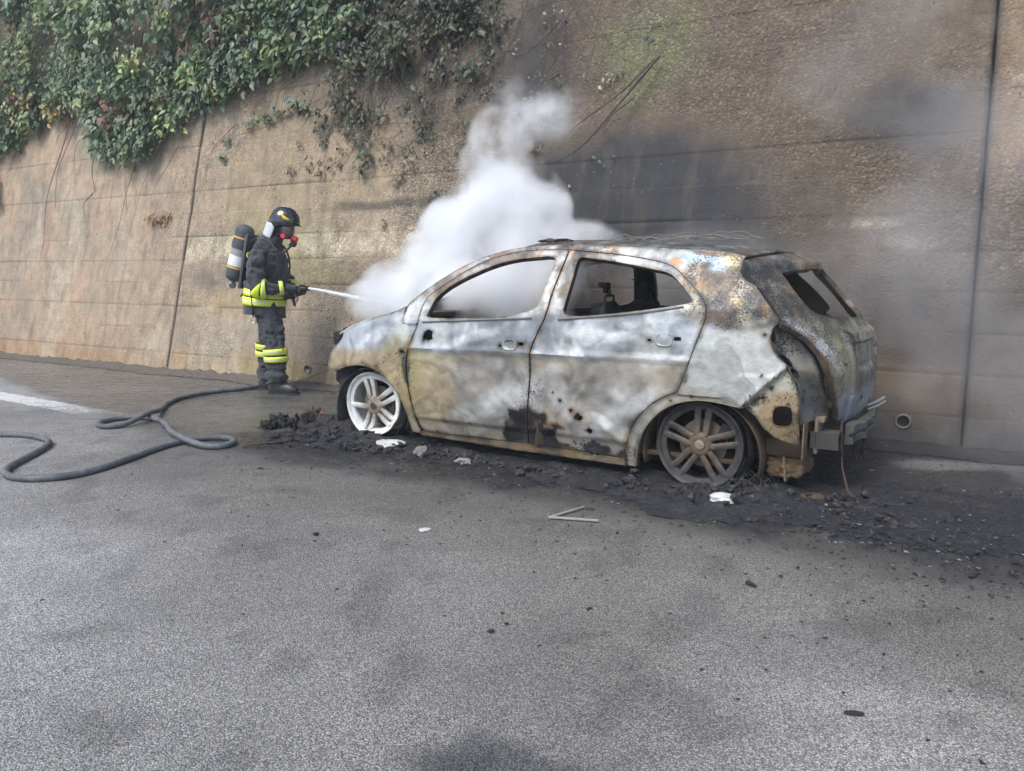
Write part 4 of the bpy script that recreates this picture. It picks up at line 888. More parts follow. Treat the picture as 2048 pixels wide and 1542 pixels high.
def seat(car, x, y):
    r = empty('front_seat', (x, y, .17), 0, car)
    b = MB()
    for s in (-.2, .2): b.tube([(.32, s, .02), (.30, s, .20), (-.08, s, .24), (-.13, s, .45), (-.05, s * .95, .62), (-.02, s * .8, .80), (.0, s * .45, .88)], .016, 8)
    b.tube([(.0, -.09, .88), (.0, .09, .88)], .016, 8); b.tube([(.30, -.2, .20), (.30, .2, .20)], .014, 8)
    b.build('seat_frame', M_CHAR, r)
    b = MB(); b.box((-.03, 0, .70), (.05, .30, .34), Matrix.Rotation(R(8), 3, 'Y'), None, .02)
    for k in range(5): b.tube([(-.09 + .02 * (k % 2), -.19, .32 + .07 * k), (-.10, 0, .31 + .07 * k), (-.09, .19, .32 + .07 * k)], .005, 6)
    for k in range(4): b.tube([(.28 - .1 * k, -.19, .22), (.28 - .1 * k, .19, .22)], .005, 6)
    b.box((.045, .0, .845), (.075, .27, .08), None, None, .018); b.build('back_springs', M_CHAR, r)
    b = MB(); b.tube([(.0, -.07, .88), (.0, -.07, .93), (.005, -.04, .935), (.005, .04, .935), (.0, .07, .93), (.0, .07, .88)], .009, 8)
    b.tube([(.0, -.0, .93), (.004, .0, .975)], .014, 8); b.box((.02, 0, .985), (.03, .07, .07), None, None, .01); b.box((.042, 0, 1.005), (.045, .08, .035), None, None, .008); b.build('headrest_post', M_CHAR, r)
    return r
def wheel(car, pos, rz, mat, a0, melted, detail=True):
    w = empty('wheel', pos, R(rz), car); Rr = .258
    if melted: w.rotation_euler = (R(-4), 0, R(rz))
    b = MB()
    b.lathe([(Rr * .90, -.004), (Rr * .955, .010), (Rr * .985, .014), (Rr, .008), (Rr, -.004), (Rr * .965, -.014), (Rr * .925, -.05), (Rr * .90, -.12), (Rr * .93, -.175), (Rr, -.185), (Rr, -.20), (Rr * .90, -.195), (Rr * .86, -.12), (Rr * .87, -.03)], (0, 0, 0), 64, 'y', None, None, True)
    # flat outer band that the spokes run into
    b.lathe([(Rr * .90, -.005), (Rr * .80, -.013), (Rr * .79, -.035), (Rr * .88, -.04)], (0, 0, 0), 64, 'y', None, None, True)
    b.lathe([(.001, .004), (.030, .004), (.034, -.002), (.05, .000), (.066, -.006), (.074, -.016), (.072, -.05), (.03, -.055)], (0, 0, 0), 40, 'y')
    for k in range(5):
        for sgn in (-1, 1):
            if melted and k == 4 and sgn == 1: continue
            q = R(a0 + 72 * k); rad = Vector((math.cos(q), 0, math.sin(q))); tan = Vector((-math.sin(q), 0, math.cos(q)))
            st = rad * .058 + tan * .024 * sgn; en = rad * Rr * .86 + tan * .034 * sgn
            n = 7; v, f = [], []
            for i in range(n):
                t = i / (n - 1); c = st.lerp(en, t); wd = .0165 + .004 * t; y = -.004 - .006 * math.sin(math.pi * t); dp = .034
                for (a_, yy) in ((-wd, y - .005), (-wd * .55, y), (wd * .55, y), (wd, y - .005), (wd * .8, y - dp), (-wd * .8, y - dp)):
                    p_ = c + tan * a_; v.append((p_.x, yy, p_.z))
                if i:
                    for j in range(6): f.append(((i - 1) * 6 + j, (i - 1) * 6 + (j + 1) % 6, i * 6 + (j + 1) % 6, i * 6 + j))
            b.add(v, f)
    if melted:      # the lower rim has slumped: push the lower right sector about
        V = np.array(b.v); ang = np.degrees(np.arctan2(V[:, 2], -V[:, 0])); r = np.hypot(V[:, 0], V[:, 2])
        k = sm(70, 25, np.abs(ang + 62)) * sm(.14, .24, r); V[:, 2] = np.maximum(V[:, 2] + .035 * k, -.255); V[:, 1] += .03 * k * (fbm(V, 18, 2, 5) - .2)
        k2 = sm(40, 10, np.abs(ang - 40)) * sm(.15, .24, r); V[:, 1] -= .05 * k2; V[:, 0] += .02 * k2; b.v = [tuple(q) for q in V]
    if melted:      # broken lower rim
        V = np.array(b.v); keep = []
        for q in b.f:
            c_ = V[list(q)].mean(0); an = math.degrees(math.atan2(c_[2], -c_[0])); r_ = math.hypot(c_[0], c_[2])
            if not (r_ > .205 and -122 + 9 * math.sin(r_ * 90) < an < -80 + 8 * math.sin(c_[1] * 70)): keep.append(q)
        b.f = keep
    rim = b.build('rim', mat, w)
    if detail:
        bm_ = M_BLACK if not melted else M_INNER
        for k in range(5):
            q = R(a0 + 36 + 72 * k); b = MB(); b.lathe([(.001, -.012), (.008, -.010), (.0125, -.004), (.0145, -.003), (.0145, -.012)], (.052 * math.cos(q), .001, .052 * math.sin(q)), 14, 'y'); b.build('wheel_bolt', bm_, rim)
        b = MB(); b.lathe([(.001, .007), (.020, .007), (.026, .0055), (.030, .003)], (0, 0, 0), 28, 'y'); b.lathe([(.014, .0075), (.016, .0088), (.018, .0075)], (0, 0, 0), 28, 'y'); b.box((0, .008, 0), (.034, .002, .004), Matrix.Rotation(R(25), 3, 'Y'))
        b.build('centre_cap', M_INNER if melted else simple('cap_metal', (.30, .24, .18), .6, .3), rim)
    b = MB(); b.lathe([(.05, -.07), (.142, -.07), (.145, -.076), (.142, -.084), (.05, -.084)], (0, 0, 0), 48, 'y', None, None, True); b.lathe([(.06, -.055), (.075, -.06), (.075, -.085)], (0, 0, 0), 32, 'y')
    b.build('brake_disc', simple('disc_rust', (.20, .16, .125), .6, .4), w)
    b = MB(); b.box((-.115, -.085, .06), (.06, .07, .15), Matrix.Rotation(R(-20), 3, 'Y'), None, .015); b.build('brake_caliper', M_CHAR if not melted else M_INNER, w)
    # what is left of the tyre: a sagging black carcass behind the rim
    v, f = [], []; n = 44
    for i in range(n):
        q = 2 * math.pi * i / n; rr = Rr + .010 + .012 * math.sin(5 * q) * math.sin(3 * q + 1); c = math.cos(q); s_ = math.sin(q)
        for (dr, y) in ((.0, -.045), (.014, -.07), (.02, -.12), (.014, -.17), (0, -.195)):
            v.append(((rr + dr) * c, y, max(-.256, (rr + dr) * s_)))
        j = (i + 1) % n
        for k in range(4): f.append((i * 5 + k, j * 5 + k, j * 5 + k + 1, i * 5 + k + 1))
    o = mesh_obj('tyre_carcass', v, f, M_CHAR, w)
    return w
CAR = build_car()
# ---------------------------------------------------------------- firefighter
M_CLOTH = None
def cloth_material(name, col):
    m, nt, b = new_mat(name); co = coord(nt)
    n1 = noise(nt, co, 9, 4, .6); n2 = noise(nt, co, 160, 2)
    c = mixc(nt, mrange(nt, n1, .3, .7), tuple(q * .75 for q in col), tuple(q * 1.3 for q in col)); nt.links.new(c, b.inputs['Base Color'])
    b.inputs['Roughness'].default_value = .85; b.inputs['Sheen Weight'].default_value = .15
    bump(nt, b, mth(nt, 'ADD', noise(nt, co, 14, 3, .6, .8), mth(nt, 'MULTIPLY', n2, .08)), .5, .02)
    return m
def path_eval(C, Rr, t):
    """smooth interpolation of centres and radii along a limb, t in 0..1"""
    C = np.array(C, float); Rr = np.array(Rr, float); n = len(C) - 1; u = np.clip(t, 0, 1) * n; i = min(int(u), n - 1); f = u - i
    def cr(A):
        p0, p1, p2, p3 = A[max(i - 1, 0)], A[i], A[i + 1], A[min(i + 2, n)]
        return .5 * ((2 * p1) + (-p0 + p2) * f + (2 * p0 - 5 * p1 + 4 * p2 - p3) * f * f + (-p0 + 3 * p1 - 3 * p2 + p3) * f ** 3)
    return cr(C), cr(Rr)
def limb(mb, C, Rr, t0=0., t1=1., off=0., seg=26, n=22, caps=True, ref=(0, 1, 0), arc=None):
    v, f = [], []; ts = np.linspace(t0, t1, seg)
    for i, t in enumerate(ts):
        c, r = path_eval(C, Rr, t); a, _ = path_eval(C, Rr, max(t - .02, 0)); b_, _ = path_eval(C, Rr, min(t + .02, 1))
        tg = Vector(b_ - a).normalized(); sd = Vector(ref); sd = (sd - tg * sd.dot(tg)).normalized(); fw_ = sd.cross(tg).normalized()
        for k in range(n):
            q = 2 * math.pi * k / n if arc is None else arc[0] + (arc[1] - arc[0]) * k / (n - 1)
            v.append(Vector(c) + fw_ * math.cos(q) * (r[0] + off) + sd * math.sin(q) * (r[1] + off))
    for i in range(seg - 1):
        for k in range(n if arc is None else n - 1): f.append((i * n + k, i * n + (k + 1) % n, (i + 1) * n + (k + 1) % n, (i + 1) * n + k))
    if caps and arc is None: f.append(tuple(range(n))[::-1]); f.append(tuple((seg - 1) * n + k for k in range(n)))
    mb.add(v, f)
FF_POS = (-2.50, 8.03, 0); FF_RZ = R(-8)
def build_firefighter():
    ff = empty('person', FF_POS, FF_RZ)
    tag(ff, 'firefighter in dark turnout gear with yellow bands and black helmet holding a hose nozzle', 'person')
    cloth = cloth_material('turnout_cloth', (.030, .033, .038)); glove = cloth_material('glove_cloth', (.022, .026, .034))
    rub = simple('black_rubber', (.022, .022, .024), .45, 0, 60, .4, .15); 
    yel, nt, b = new_mat('lime_reflective'); co = coord(nt); c = mixc(nt, noise(nt, co, 40, 3), (.62, .74, .03), (.80, .90, .08)); nt.links.new(c, b.inputs['Base Color']); b.inputs['Roughness'].default_value = .45; bump(nt, b, noise(nt, co, 30, 3), .3, .01)
    sil = simple('silver_reflective', (.66, .68, .50), .35, .1, 60, .2, .1)
    torso = ([(-.07, 0, .84), (-.065, 0, .98), (-.04, 0, 1.15), (-.01, 0, 1.32), (.0, 0, 1.47), (.03, 0, 1.56), (.075, 0, 1.62), (.13, 0, 1.70)],
             [(.185, .215), (.190, .215), (.190, .215), (.196, .225), (.168, .215), (.12, .145), (.075, .08), (.07, .07)])
    rleg = ([(-.02, -.10, .95), (.03, -.11, .78), (.075, -.12, .52), (.085, -.12, .30), (.085, -.12, .115)], [(.148, .125), (.140, .12), (.120, .112), (.112, .108), (.116, .108)])
    lleg = ([(-.05, .10, .95), (-.09, .12, .78), (-.135, .15, .52), (-.155, .16, .30), (-.16, .16, .115)], [(.14, .125), (.13, .12), (.112, .108), (.108, .105), (.112, .106)])
    rarm = ([(-.01, -.15, 1.47), (-.03, -.225, 1.38), (-.03, -.255, 1.22), (.01, -.265, 1.10), (.12, -.235, 1.09), (.245, -.175, 1.10)], [(.098, .095), (.102, .098), (.095, .09), (.092, .086), (.076, .074), (.056, .056)])
    larm = ([(.0, .15, 1.46), (.0, .225, 1.36), (.04, .245, 1.21), (.10, .22, 1.10), (.18, .12, 1.05), (.235, .03, 1.03)], [(.098, .095), (.10, .095), (.092, .088), (.088, .084), (.072, .07), (.054, .054)])
    mb = MB()
    for C, Q in (torso, rleg, lleg, rarm, larm): limb(mb, C, Q)
    hd = MB(); v, f = rock(0, .1, 2); v = np.array([np.array(q) / np.linalg.norm(q) for q in v]) * np.array([.10, .082, .125]) + np.array([.165, 0, 1.715]); mb.add(v, f)
    body = fuse('body', mb, .012, cloth, ff, .075, 6.5)
    # jacket skirt that hangs over the trousers, with its hem
    mb = MB(); limb(mb, [(-.075, 0, .825), (-.07, 0, .93), (-.055, 0, 1.05), (-.04, 0, 1.14)], [(.208, .235), (.203, .230), (.197, .224), (.192, .217)], n=36, seg=14, caps=False)
    o = mb.build('jacket_skirt', cloth, ff); sd = o.modifiers.new('thickness', 'SOLIDIFY'); sd.thickness = .008
    V = o.data.vertices
    for q in V: q.co.z -= .035 * max(0, (q.co.x + .07) / .19) * (1 if q.co.z < .9 else .4); q.co.y *= 1 + .03 * math.sin(q.co.x * 30)
    # reflective bands: two lime strips with a dark seam, silver threads between
    def bands(C, Q, spans, name='reflective_band', arc=None, off=.014):
        for (a, e) in spans:
            mb = MB(); limb(mb, C, Q, a, e, off, 4, 34, False, arc=arc); o = mb.build(name, yel, ff); sd = o.modifiers.new('thickness', 'SOLIDIFY'); sd.thickness = .004
            mid = (a + e) / 2; h = (e - a) * .12; mb = MB(); limb(mb, C, Q, mid - h, mid + h, off + .003, 2, 34, False, arc=arc); s2 = mb.build('silver_stripe', sil, o)
    sk = ([(-.075, 0, .79), (-.07, 0, .93), (-.055, 0, 1.05), (-.04, 0, 1.14)], [(.211, .239), (.205, .232), (.199, .226), (.192, .217)])
    bands(*sk, ((.30, .50), (.53, .73)), off=.013)
    bands(*rarm, ((.585, .65), (.665, .73))); bands(*larm, ((.60, .66), (.68, .74))); bands(*rarm, ((.90, .955),), off=.008); bands(*larm, ((.9, .95),), off=.008)
    bands(*rleg, ((.55, .615), (.635, .70)), off=.010); bands(*lleg, ((.52, .585), (.605, .67)), off=.010)
    # boots
    for nm, (x, y), yaw in (('boot', (.085, -.12), -4), ('boot', (-.16, .16), 8)):
        mb = MB(); limb(mb, [(-.01, 0, .22), (-.005, 0, .13), (.0, 0, .06), (.03, 0, .035)], [(.07, .06), (.072, .06), (.08, .058), (.06, .05)])
        limb(mb, [(-.085, 0, .055), (-.02, 0, .068), (.09, 0, .065), (.17, 0, .052), (.222, 0, .045)], [(.045, .045), (.066, .05), (.062, .055), (.050, .053), (.022, .032)], ref=(0, 1, 0))
        o = fuse(nm, mb, .009, simple('boot_leather', (.030, .031, .034), .42, 0, 40, .4, .25), ff, 0); o.location = (x, y, 0); o.rotation_euler = (0, 0, R(yaw))
        sb = MB(); L = [(-.10, .03), (-.085, .048), (-.03, .056), (.04, .05), (.12, .06), (.19, .052), (.235, .03), (.245, 0)]; ring = L + [(a, -b_) for a, b_ in L[::-1][1:]]
        v = [(a, b_, z) for z in (.0, .026) for a, b_ in ring]; n = len(ring); f = [(i, (i + 1) % n, n + (i + 1) % n, n + i) for i in range(n)] + [tuple(range(n))[::-1], tuple(range(n, 2 * n))]; sb.add(v, f); sb.build('sole', rub, o, False)
    # hands: palm, four fingers closed round the nozzle, thumb on the other side
    ax0, ax1 = Vector((.14, .0, 1.005)), Vector((.47, -.125, 1.093)); axd = (ax1 - ax0).normalized()
    def hand(wrist, at, grip_r, side):
        mb = MB(); w = Vector(wrist); c = Vector(at); away = (w - c); away = (away - axd * away.dot(axd)).normalized(); third = axd.cross(away) * side
        palm = c + away * (grip_r + .022)
        limb(mb, [w, (w + palm) / 2, palm, palm + axd * .02], [(.042, .036), (.040, .036), (.036, .044), (.026, .034)], ref=tuple(axd), seg=14)
        for k in range(4):      # index finger towards the tip of the nozzle
            L = (.95, 1.05, 1.0, .85)[k]; o_ = axd * (.036 - .024 * k); pts = []; rr = []
            for j, q in enumerate((15, 60, 110, 160, 205)):
                q = R(q * L); pts.append(c + o_ + away * math.cos(q) * (grip_r + .014) + third * math.sin(q) * (grip_r + .014)); rr.append((.0125 - .0009 * j,) * 2)
            limb(mb, [palm + o_ * .8] + pts, [(.013, .013)] + rr, ref=tuple(axd), seg=14, n=10)
        pts = [palm + axd * .02 - third * .02, c + axd * .045 + away * .03 - third * (grip_r + .012), c + axd * .065 - third * (grip_r + .012), c + axd * .075 - away * .018 - third * (grip_r + .006)]
        limb(mb, pts, [(.016, .016), (.0155, .0155), (.014, .014), (.0115, .0115)], ref=tuple(away), seg=12, n=10)
        return fuse('glove', mb, .0055, glove, ff, .0, it=1)
    hand((.245, -.175, 1.10), tuple(ax0.lerp(ax1, .66)), .024, 1); hand((.235, .03, 1.03), tuple(ax0.lerp(ax1, .18)), .022, -1)
    # helmet
    hm, nt, b = new_mat('helmet_shell'); b.inputs['Base Color'].default_value = (.012, .014, .018, 1); b.inputs['Coat Weight'].default_value = .6
    co = coord(nt); nt.links.new(mrange(nt, noise(nt, co, 25, 4), .3, .7, .14, .35), b.inputs['Roughness'])
    hc = np.array([.185, 0, 1.765]); tilt = R(8)
    def hpt(az, el, k=1.):
        rx, ry, rz_ = .158 * k, .128 * k, .148 * k
        p = np.array([rx * math.cos(el) * math.cos(az), ry * math.cos(el) * math.sin(az), rz_ * math.sin(el)])
        p = np.array([p[0] * math.cos(tilt) + p[2] * math.sin(tilt), p[1], -p[0] * math.sin(tilt) + p[2] * math.cos(tilt)]); return hc + p
    v, f = [], []; na, ne = 40, 14
    for j in range(ne):
        for i in range(na):
            az = 2 * math.pi * i / na; low = -.12 - .62 * (.5 - .5 * math.cos(az)) ** 1.2          # deeper at the nape than at the brow
            el = low + (math.pi / 2 - low) * j / (ne - 1); v.append(hpt(az, el))
    for j in range(ne - 1):
        for i in range(na): f.append((j * na + i, j * na + (i + 1) % na, (j + 1) * na + (i + 1) % na, (j + 1) * na + i))
    hel = mesh_obj('helmet', v, f, hm, ff); sd = hel.modifiers.new('thickness', 'SOLIDIFY'); sd.thickness = .006; sd.offset = -1
    mb = MB(); pts = [hpt(R(a), -.14, 1.03) for a in range(-75, 76, 10)]; mb.tube([p + np.array([.012 * math.cos(R(a)), 0, -.006]) for p, a in zip(pts, range(-75, 76, 10))], .010, 8, True, None, .7); mb.build('brim', hm, hel)
    mb = MB(); mb.tube([hpt(0, R(a), 1.005) for a in (15, 35, 55, 75)] + [hpt(math.pi, R(a), 1.005) for a in (80, 60, 40, 15)], .010, 8, True, None, .6); mb.build('crest', hm, hel)
    ym = simple('yellow_mark', (.85, .58, .02), .35, 0, 40, .12, 0)
    for sg in (-1, 1):
        for nm, pts, wd in (('swoosh', [(50, 8), (62, 10), (76, 16), (88, 28), (94, 44), (93, 56)], [.05, .11, .15, .12, .07, .02]), ('swoosh', [(150, 6), (142, 14), (136, 26), (134, 38)], [.10, .12, .08, .02])):
            v, f = [], []
            for i, ((a, e), w_) in enumerate(zip(pts, wd)):
                for s_ in (-1, 1): v.append(hpt(R(a) * sg, R(e) + s_ * w_ * .8, 1.018))
                if i: f.append((2 * i - 2, 2 * i - 1, 2 * i + 1, 2 * i))
            o = mesh_obj(nm, v, f, ym, hel); sd = o.modifiers.new('thickness', 'SOLIDIFY'); sd.thickness = .003
    # pale neck guard and collar
    mb = MB(); limb(mb, [(.045, 0, 1.60), (.075, 0, 1.66), (.10, 0, 1.74)], [(.10, .11), (.105, .108), (.10, .10)], n=30, seg=8, caps=False, arc=(R(75), R(285))); o = mb.build('neck_guard', simple('pale_guard', (.55, .58, .60), .5, 0, 20, .3, .2), ff); sd = o.modifiers.new('thickness', 'SOLIDIFY'); sd.thickness = .006
    mb = MB(); limb(mb, [(.02, 0, 1.52), (.05, 0, 1.585), (.075, 0, 1.635)], [(.115, .13), (.10, .105), (.092, .095)], n=30, seg=6, caps=False); o = mb.build('collar', cloth, ff); sd = o.modifiers.new('thickness', 'SOLIDIFY'); sd.thickness = .01
    # breathing mask: visor, frame, red couplings, demand valve
    vm, nt, b = new_mat('visor'); b.inputs['Base Color'].default_value = (.10, .085, .08, 1); b.inputs['Roughness'].default_value = .08; b.inputs['Coat Weight'].default_value = .5
    co = coord(nt); nt.links.new(mixc(nt, noise(nt, co, 18, 3), (.03, .028, .03), (.20, .15, .13)), b.inputs['Base Color'])
    v, f = [], []; na, ne = 20, 12
    for j in range(ne):
        e = R(-62 + 110 * j / (ne - 1))
        for i in range(na):
            a = R(-88 + 176 * i / (na - 1)); v.append((.175 + .112 * math.cos(a) * math.cos(e) ** .6, .088 * math.sin(a) * math.cos(e) ** .4, 1.685 + .098 * math.sin(e)))
    for j in range(ne - 1):
        for i in range(na - 1): f.append((j * na + i, j * na + i + 1, (j + 1) * na + i + 1, (j + 1) * na + i))
    msk = mesh_obj('breathing_mask', v, f, vm, ff); sd = msk.modifiers.new('thickness', 'SOLIDIFY'); sd.thickness = .006
    mb = MB(); mb.tube([v[k] for k in range(na)], .011, 8); mb.tube([v[j * na] for j in range(ne)], .010, 8); mb.tube([v[j * na + na - 1] for j in range(ne)], .010, 8); mb.tube([v[(ne - 1) * na + k] for k in range(na)], .009, 8); mb.build('mask_frame', rub, msk)
    red = simple('red_plastic', (.62, .02, .03), .4, 0, 40, .2, .05); MX = Matrix.Rotation(R(12), 3, 'Y')
    for sg in (-1, 1):
        mb = MB(); mb.lathe([(.001, .020), (.022, .020), (.026, .014), (.026, 0)], (.205, sg * .088, 1.615), 20, 'y', Matrix.Rotation(0 if sg > 0 else math.pi, 3, 'X')); mb.build('red_disc', red, msk)
    mb = MB(); mb.lathe([(.001, .03), (.03, .03), (.033, .022), (.033, .004), (.028, .0), (.028, -.012), (.034, -.014), (.034, -.024), (.001, -.024)], (.285, -.01, 1.585), 24, 'x', Matrix.Rotation(R(25), 3, 'Y')); mb.build('red_coupling', red, msk)
    mb = MB(); v, f = rock(5, .05, 2, (1.0, .8, .62)); mb.add(np.array(v) * .9 + np.array([.272, -.01, 1.535]), f); mb.tube([(.27, -.03, 1.53), (.22, -.09, 1.46), (.12, -.14, 1.42), (.0, -.13, 1.50), (-.12, -.10, 1.52)], .011, 8); mb.build('demand_valve', rub, msk)
    # harness of the breathing set
    strap = cloth_material('strap_webbing', (.030, .032, .036))
    for sg in (-1, 1):
        mb = MB(); pts = [(-.19, sg * .10, 1.50), (-.10, sg * .125, 1.585), (.03, sg * .125, 1.585), (.13, sg * .13, 1.50), (.165, sg * .14, 1.36), (.13, sg * .175, 1.20), (.0, sg * .215, 1.10), (-.15, sg * .16, 1.06)]
        mb.tube([tuple(q) for q in np.array(smooth_line(pts, 2))], .022, 8, True, None, .28); mb.build('shoulder_strap', strap, ff)
        mb = MB(); mb.tube(smooth_line([(-.10, sg * .222, 1.28), (-.10, sg * .232, 1.05), (-.085, sg * .238, .90), (-.085, sg * .236, .80)], 1), .02, 6, True, None, .25); hs = mb.build('hanging_strap', strap, ff)
        mb = MB(); ring = [(-.085 + .028 * math.cos(q), sg * .238, .775 + .028 * math.sin(q)) for q in np.linspace(0, 2 * math.pi, 17)]; mb.tube(ring, .005, 6, False); mb.build('metal_ring', simple('steel_ring', (.45, .45, .45), .35, .8), hs)
    mb = MB(); mb.tube([(-.115 + .022 * math.cos(q), -.205, 1.42 + .026 * math.sin(q)) for q in np.linspace(0, 2 * math.pi, 15)], .006, 6, False); mb.build('lime_ring', yel, ff)
    mb = MB(); mb.tube(smooth_line([(-.11, -.205, 1.39), (-.12, -.215, 1.32), (-.105, -.22, 1.26)], 1), .005, 6); mb.build('lime_cord', yel, ff)
    return ff
FIREMAN = build_firefighter()

def ff_world(p):
    q = Matrix.Rotation(FF_RZ, 3, 'Z') @ Vector(p); return np.array(FF_POS) + np.array(q)
def build_air_set():
    r = empty('air_cylinder', FF_POS, FF_RZ); tag(r, "grey and black air cylinder strapped to the firefighter's back", 'air cylinder')
    r0 = Vector((-.40, 0, 1.185)); r1 = Vector((-.225, 0, 1.735)); d = (r1 - r0); L = d.length; M = d.to_track_quat('Z', 'Y').to_matrix()
    def ring(z): return r0 + d * z
    def seg(name, z0, z1, rad, mat, parent, dome=None):
        mb = MB()
        if dome == 'top': pr = [(rad, z0)] + [(rad * math.cos(q), z1 - .07 + .07 * math.sin(q)) for q in np.linspace(0, 1.5, 8)] + [(.001, z1)]
        elif dome == 'bot': pr = [(.001, z0)] + [(rad * math.cos(q), z0 + .07 - .07 * math.sin(q)) for q in np.linspace(1.5, 0, 8)] + [(rad, z1)]
        else: pr = [(rad - .006, z0 - .001), (rad, z0), (rad, z1), (rad - .006, z1 + .001)]
        mb.lathe(pr, r0, 36, 'z', M); return mb.build(name, mat, parent)
    dark = simple('cylinder_cover', (.07, .074, .082), .7, 0, 50, .4, .3); grey = simple('cylinder_grey', (.30, .305, .31), .5, 0, 30, .3, .1); pale = simple('cylinder_pale', (.75, .76, .75), .45, 0, 25, .25, .1); amb = simple('cylinder_amber', (.75, .42, .08), .5, 0, 30, .2, .1)
    seg('cover', L * .55, L, .094, dark, r, 'top'); seg('grey_band', L * .42, L * .58, .0925, grey, r); seg('pale_band', L * .24, L * .43, .093, pale, r); seg('bottle_base', -.03, L * .26, .0915, dark, r, 'bot')
    seg('amber_ring', L * .74, L * .765, .097, amb, r); seg('strap_band', L * .60, L * .69, .0975, dark, r); seg('amber_patch', L * .195, L * .225, .0935, amb, r)
    mb = MB(); mb.tube([r0 + d * .0, r0 - d * .09], .022, 12); mb.tube([r0 - d * .07 + Vector((0, -.05, 0)), r0 - d * .07 + Vector((0, .05, 0))], .014, 10); mb.lathe([(.001, .02), (.028, .02), (.03, 0), (.001, 0)], tuple(r0 - d * .08 + Vector((-.03, -.02, -.02))), 16, 'y'); mb.build('valve', simple('valve_metal', (.5, .5, .5), .35, .7), r)
    mb = MB(); mb.lathe([(.001, .02), (.03, .02), (.034, .01), (.034, -.015), (.001, -.015)], tuple(r0 - d * .12 + Vector((.02, -.03, 0))), 16, 'y'); mb.build('hand_wheel', dark, r)
    mb = MB(); mb.box((-.225, 0, 1.36), (.03, .26, .56), Matrix.Rotation(R(12), 3, 'Y'), None, .012); mb.box((-.20, 0, 1.12), (.05, .30, .10), None, None, .02); mb.box((-.285, -.0, 1.06), (.012, .05, .14), Matrix.Rotation(R(35), 3, 'Y'), None, .004); mb.build('back_plate', dark, r)
    return r
build_air_set()

# ---------------------------------------------------------------- hose and jet
NZ0, NZ1 = ff_world((.14, 0, 1.005)), ff_world((.47, -.125, 1.093))
def build_hose():
    r = empty('fire_hose', (-3.3, 6.2, 0)); tag(r, "grey fire hose looping over the wet road to the firefighter's hands", 'hose')
    base = np.array([-3.3, 6.2, 0])
    G = HOSE_PTS
    Gz = [HOSE_Z.get(i, .022) for i in range(len(G))]
    P = [(x, y, z) for (x, y), z in zip(G, Gz)]
    lift = [ff_world(q) for q in ((-.30, .34, .023), (-.16, .38, .03), (-.08, .36, .20), (-.06, .31, .55), (-.03, .27, .85), (.06, .12, .97), (.14, .0, 1.005))]
    P += [tuple(q) for q in lift]
    P = smooth_line(P, 3); m, nt, b = new_mat('hose_jacket'); co = geopos(nt); n = noise(nt, co, 30, 4); c = mixc(nt, mrange(nt, n, .3, .7), (.075, .078, .082), (.15, .155, .16)); c = mixc(nt, mrange(nt, noise(nt, co, 4, 3), .5, .65, 0, .7), c, (.035, .037, .042)); nt.links.new(c, b.inputs['Base Color']); b.inputs['Roughness'].default_value = .7; bump(nt, b, noise(nt, co, 220, 2), .3, .004)
    mb = MB(); mb.tube([np.array(q) - base for q in P], .0225, 10); mb.build('hose_line', m, r)
    a = Vector(NZ0 - base); e = Vector(NZ1 - base); d = (e - a).normalized(); M = d.to_track_quat('Z', 'Y').to_matrix(); L = (e - a).length
    blk = simple('nozzle_black', (.025, .026, .028), .4, .2, 40, .3, .1)
    mb = MB(); mb.lathe([(.018, -.02), (.024, .0), (.024, .05), (.02, .06), (.022, L * .45), (.026, L * .5), (.026, L * .72), (.021, L * .78), (.020, L * .95), (.025, L * .97), (.025, L), (.012, L)], tuple(a), 20, 'z', M); nz = mb.build('nozzle', blk, r)
    mb = MB(); q = a + d * .11; mb.tube([q, q + Vector((.02, .0, -.06)), q + Vector((.035, -.01, -.12))], [.016, .017, .015], 10); mb.build('pistol_grip', blk, nz)
    mb = MB(); q = a + d * .17; mb.tube([q + Vector((0, .03, 0)), q + Vector((.02, .035, -.07)), q + Vector((.01, .0, -.10)), q + Vector((.02, -.035, -.07)), q + Vector((0, -.03, 0))], .006, 6); mb.build('bale_handle', simple('steel_bale', (.4, .4, .4), .35, .7), nz)
    return r
HOSE_PTS = [(-6.2, 5.9), (-5.2, 5.86), (-4.299, 5.803), (-3.946, 5.814), (-3.826, 5.814), (-3.628, 5.746), (-3.451, 5.609), (-3.368, 5.479), (-3.307, 5.258), (-3.275, 5.032), (-3.235, 4.824), (-3.174, 4.669), (-3.045, 4.559), (-2.913, 4.531), (-2.788, 4.559), (-2.685, 4.632), (-2.611, 4.824), (-2.563, 5.076), (-2.521, 5.379), (-2.44, 5.557), (-2.356, 5.663), (-2.22, 5.707), (-2.098, 5.663), (-2.039, 5.53), (-2.072, 5.403), (-2.178, 5.388), (-2.328, 5.453), (-2.497, 5.609), (-2.641, 5.831), (-2.793, 6.134), (-2.954, 6.364), (-3.111, 6.504), (-3.285, 6.504), (-3.397, 6.433), (-3.431, 6.297), (-3.37, 6.147), (-3.277, 6.102), (-3.173, 6.147), (-3.119, 6.297), (-3.111, 6.504), (-3.113, 6.687), (-3.197, 6.92), (-3.301, 7.3), (-3.277, 7.675), (-3.076, 7.981), (-2.788, 8.199)]
HOSE_Z = {38: .05, 39: .068, 40: .05, 26: .045, 27: .066, 28: .045}

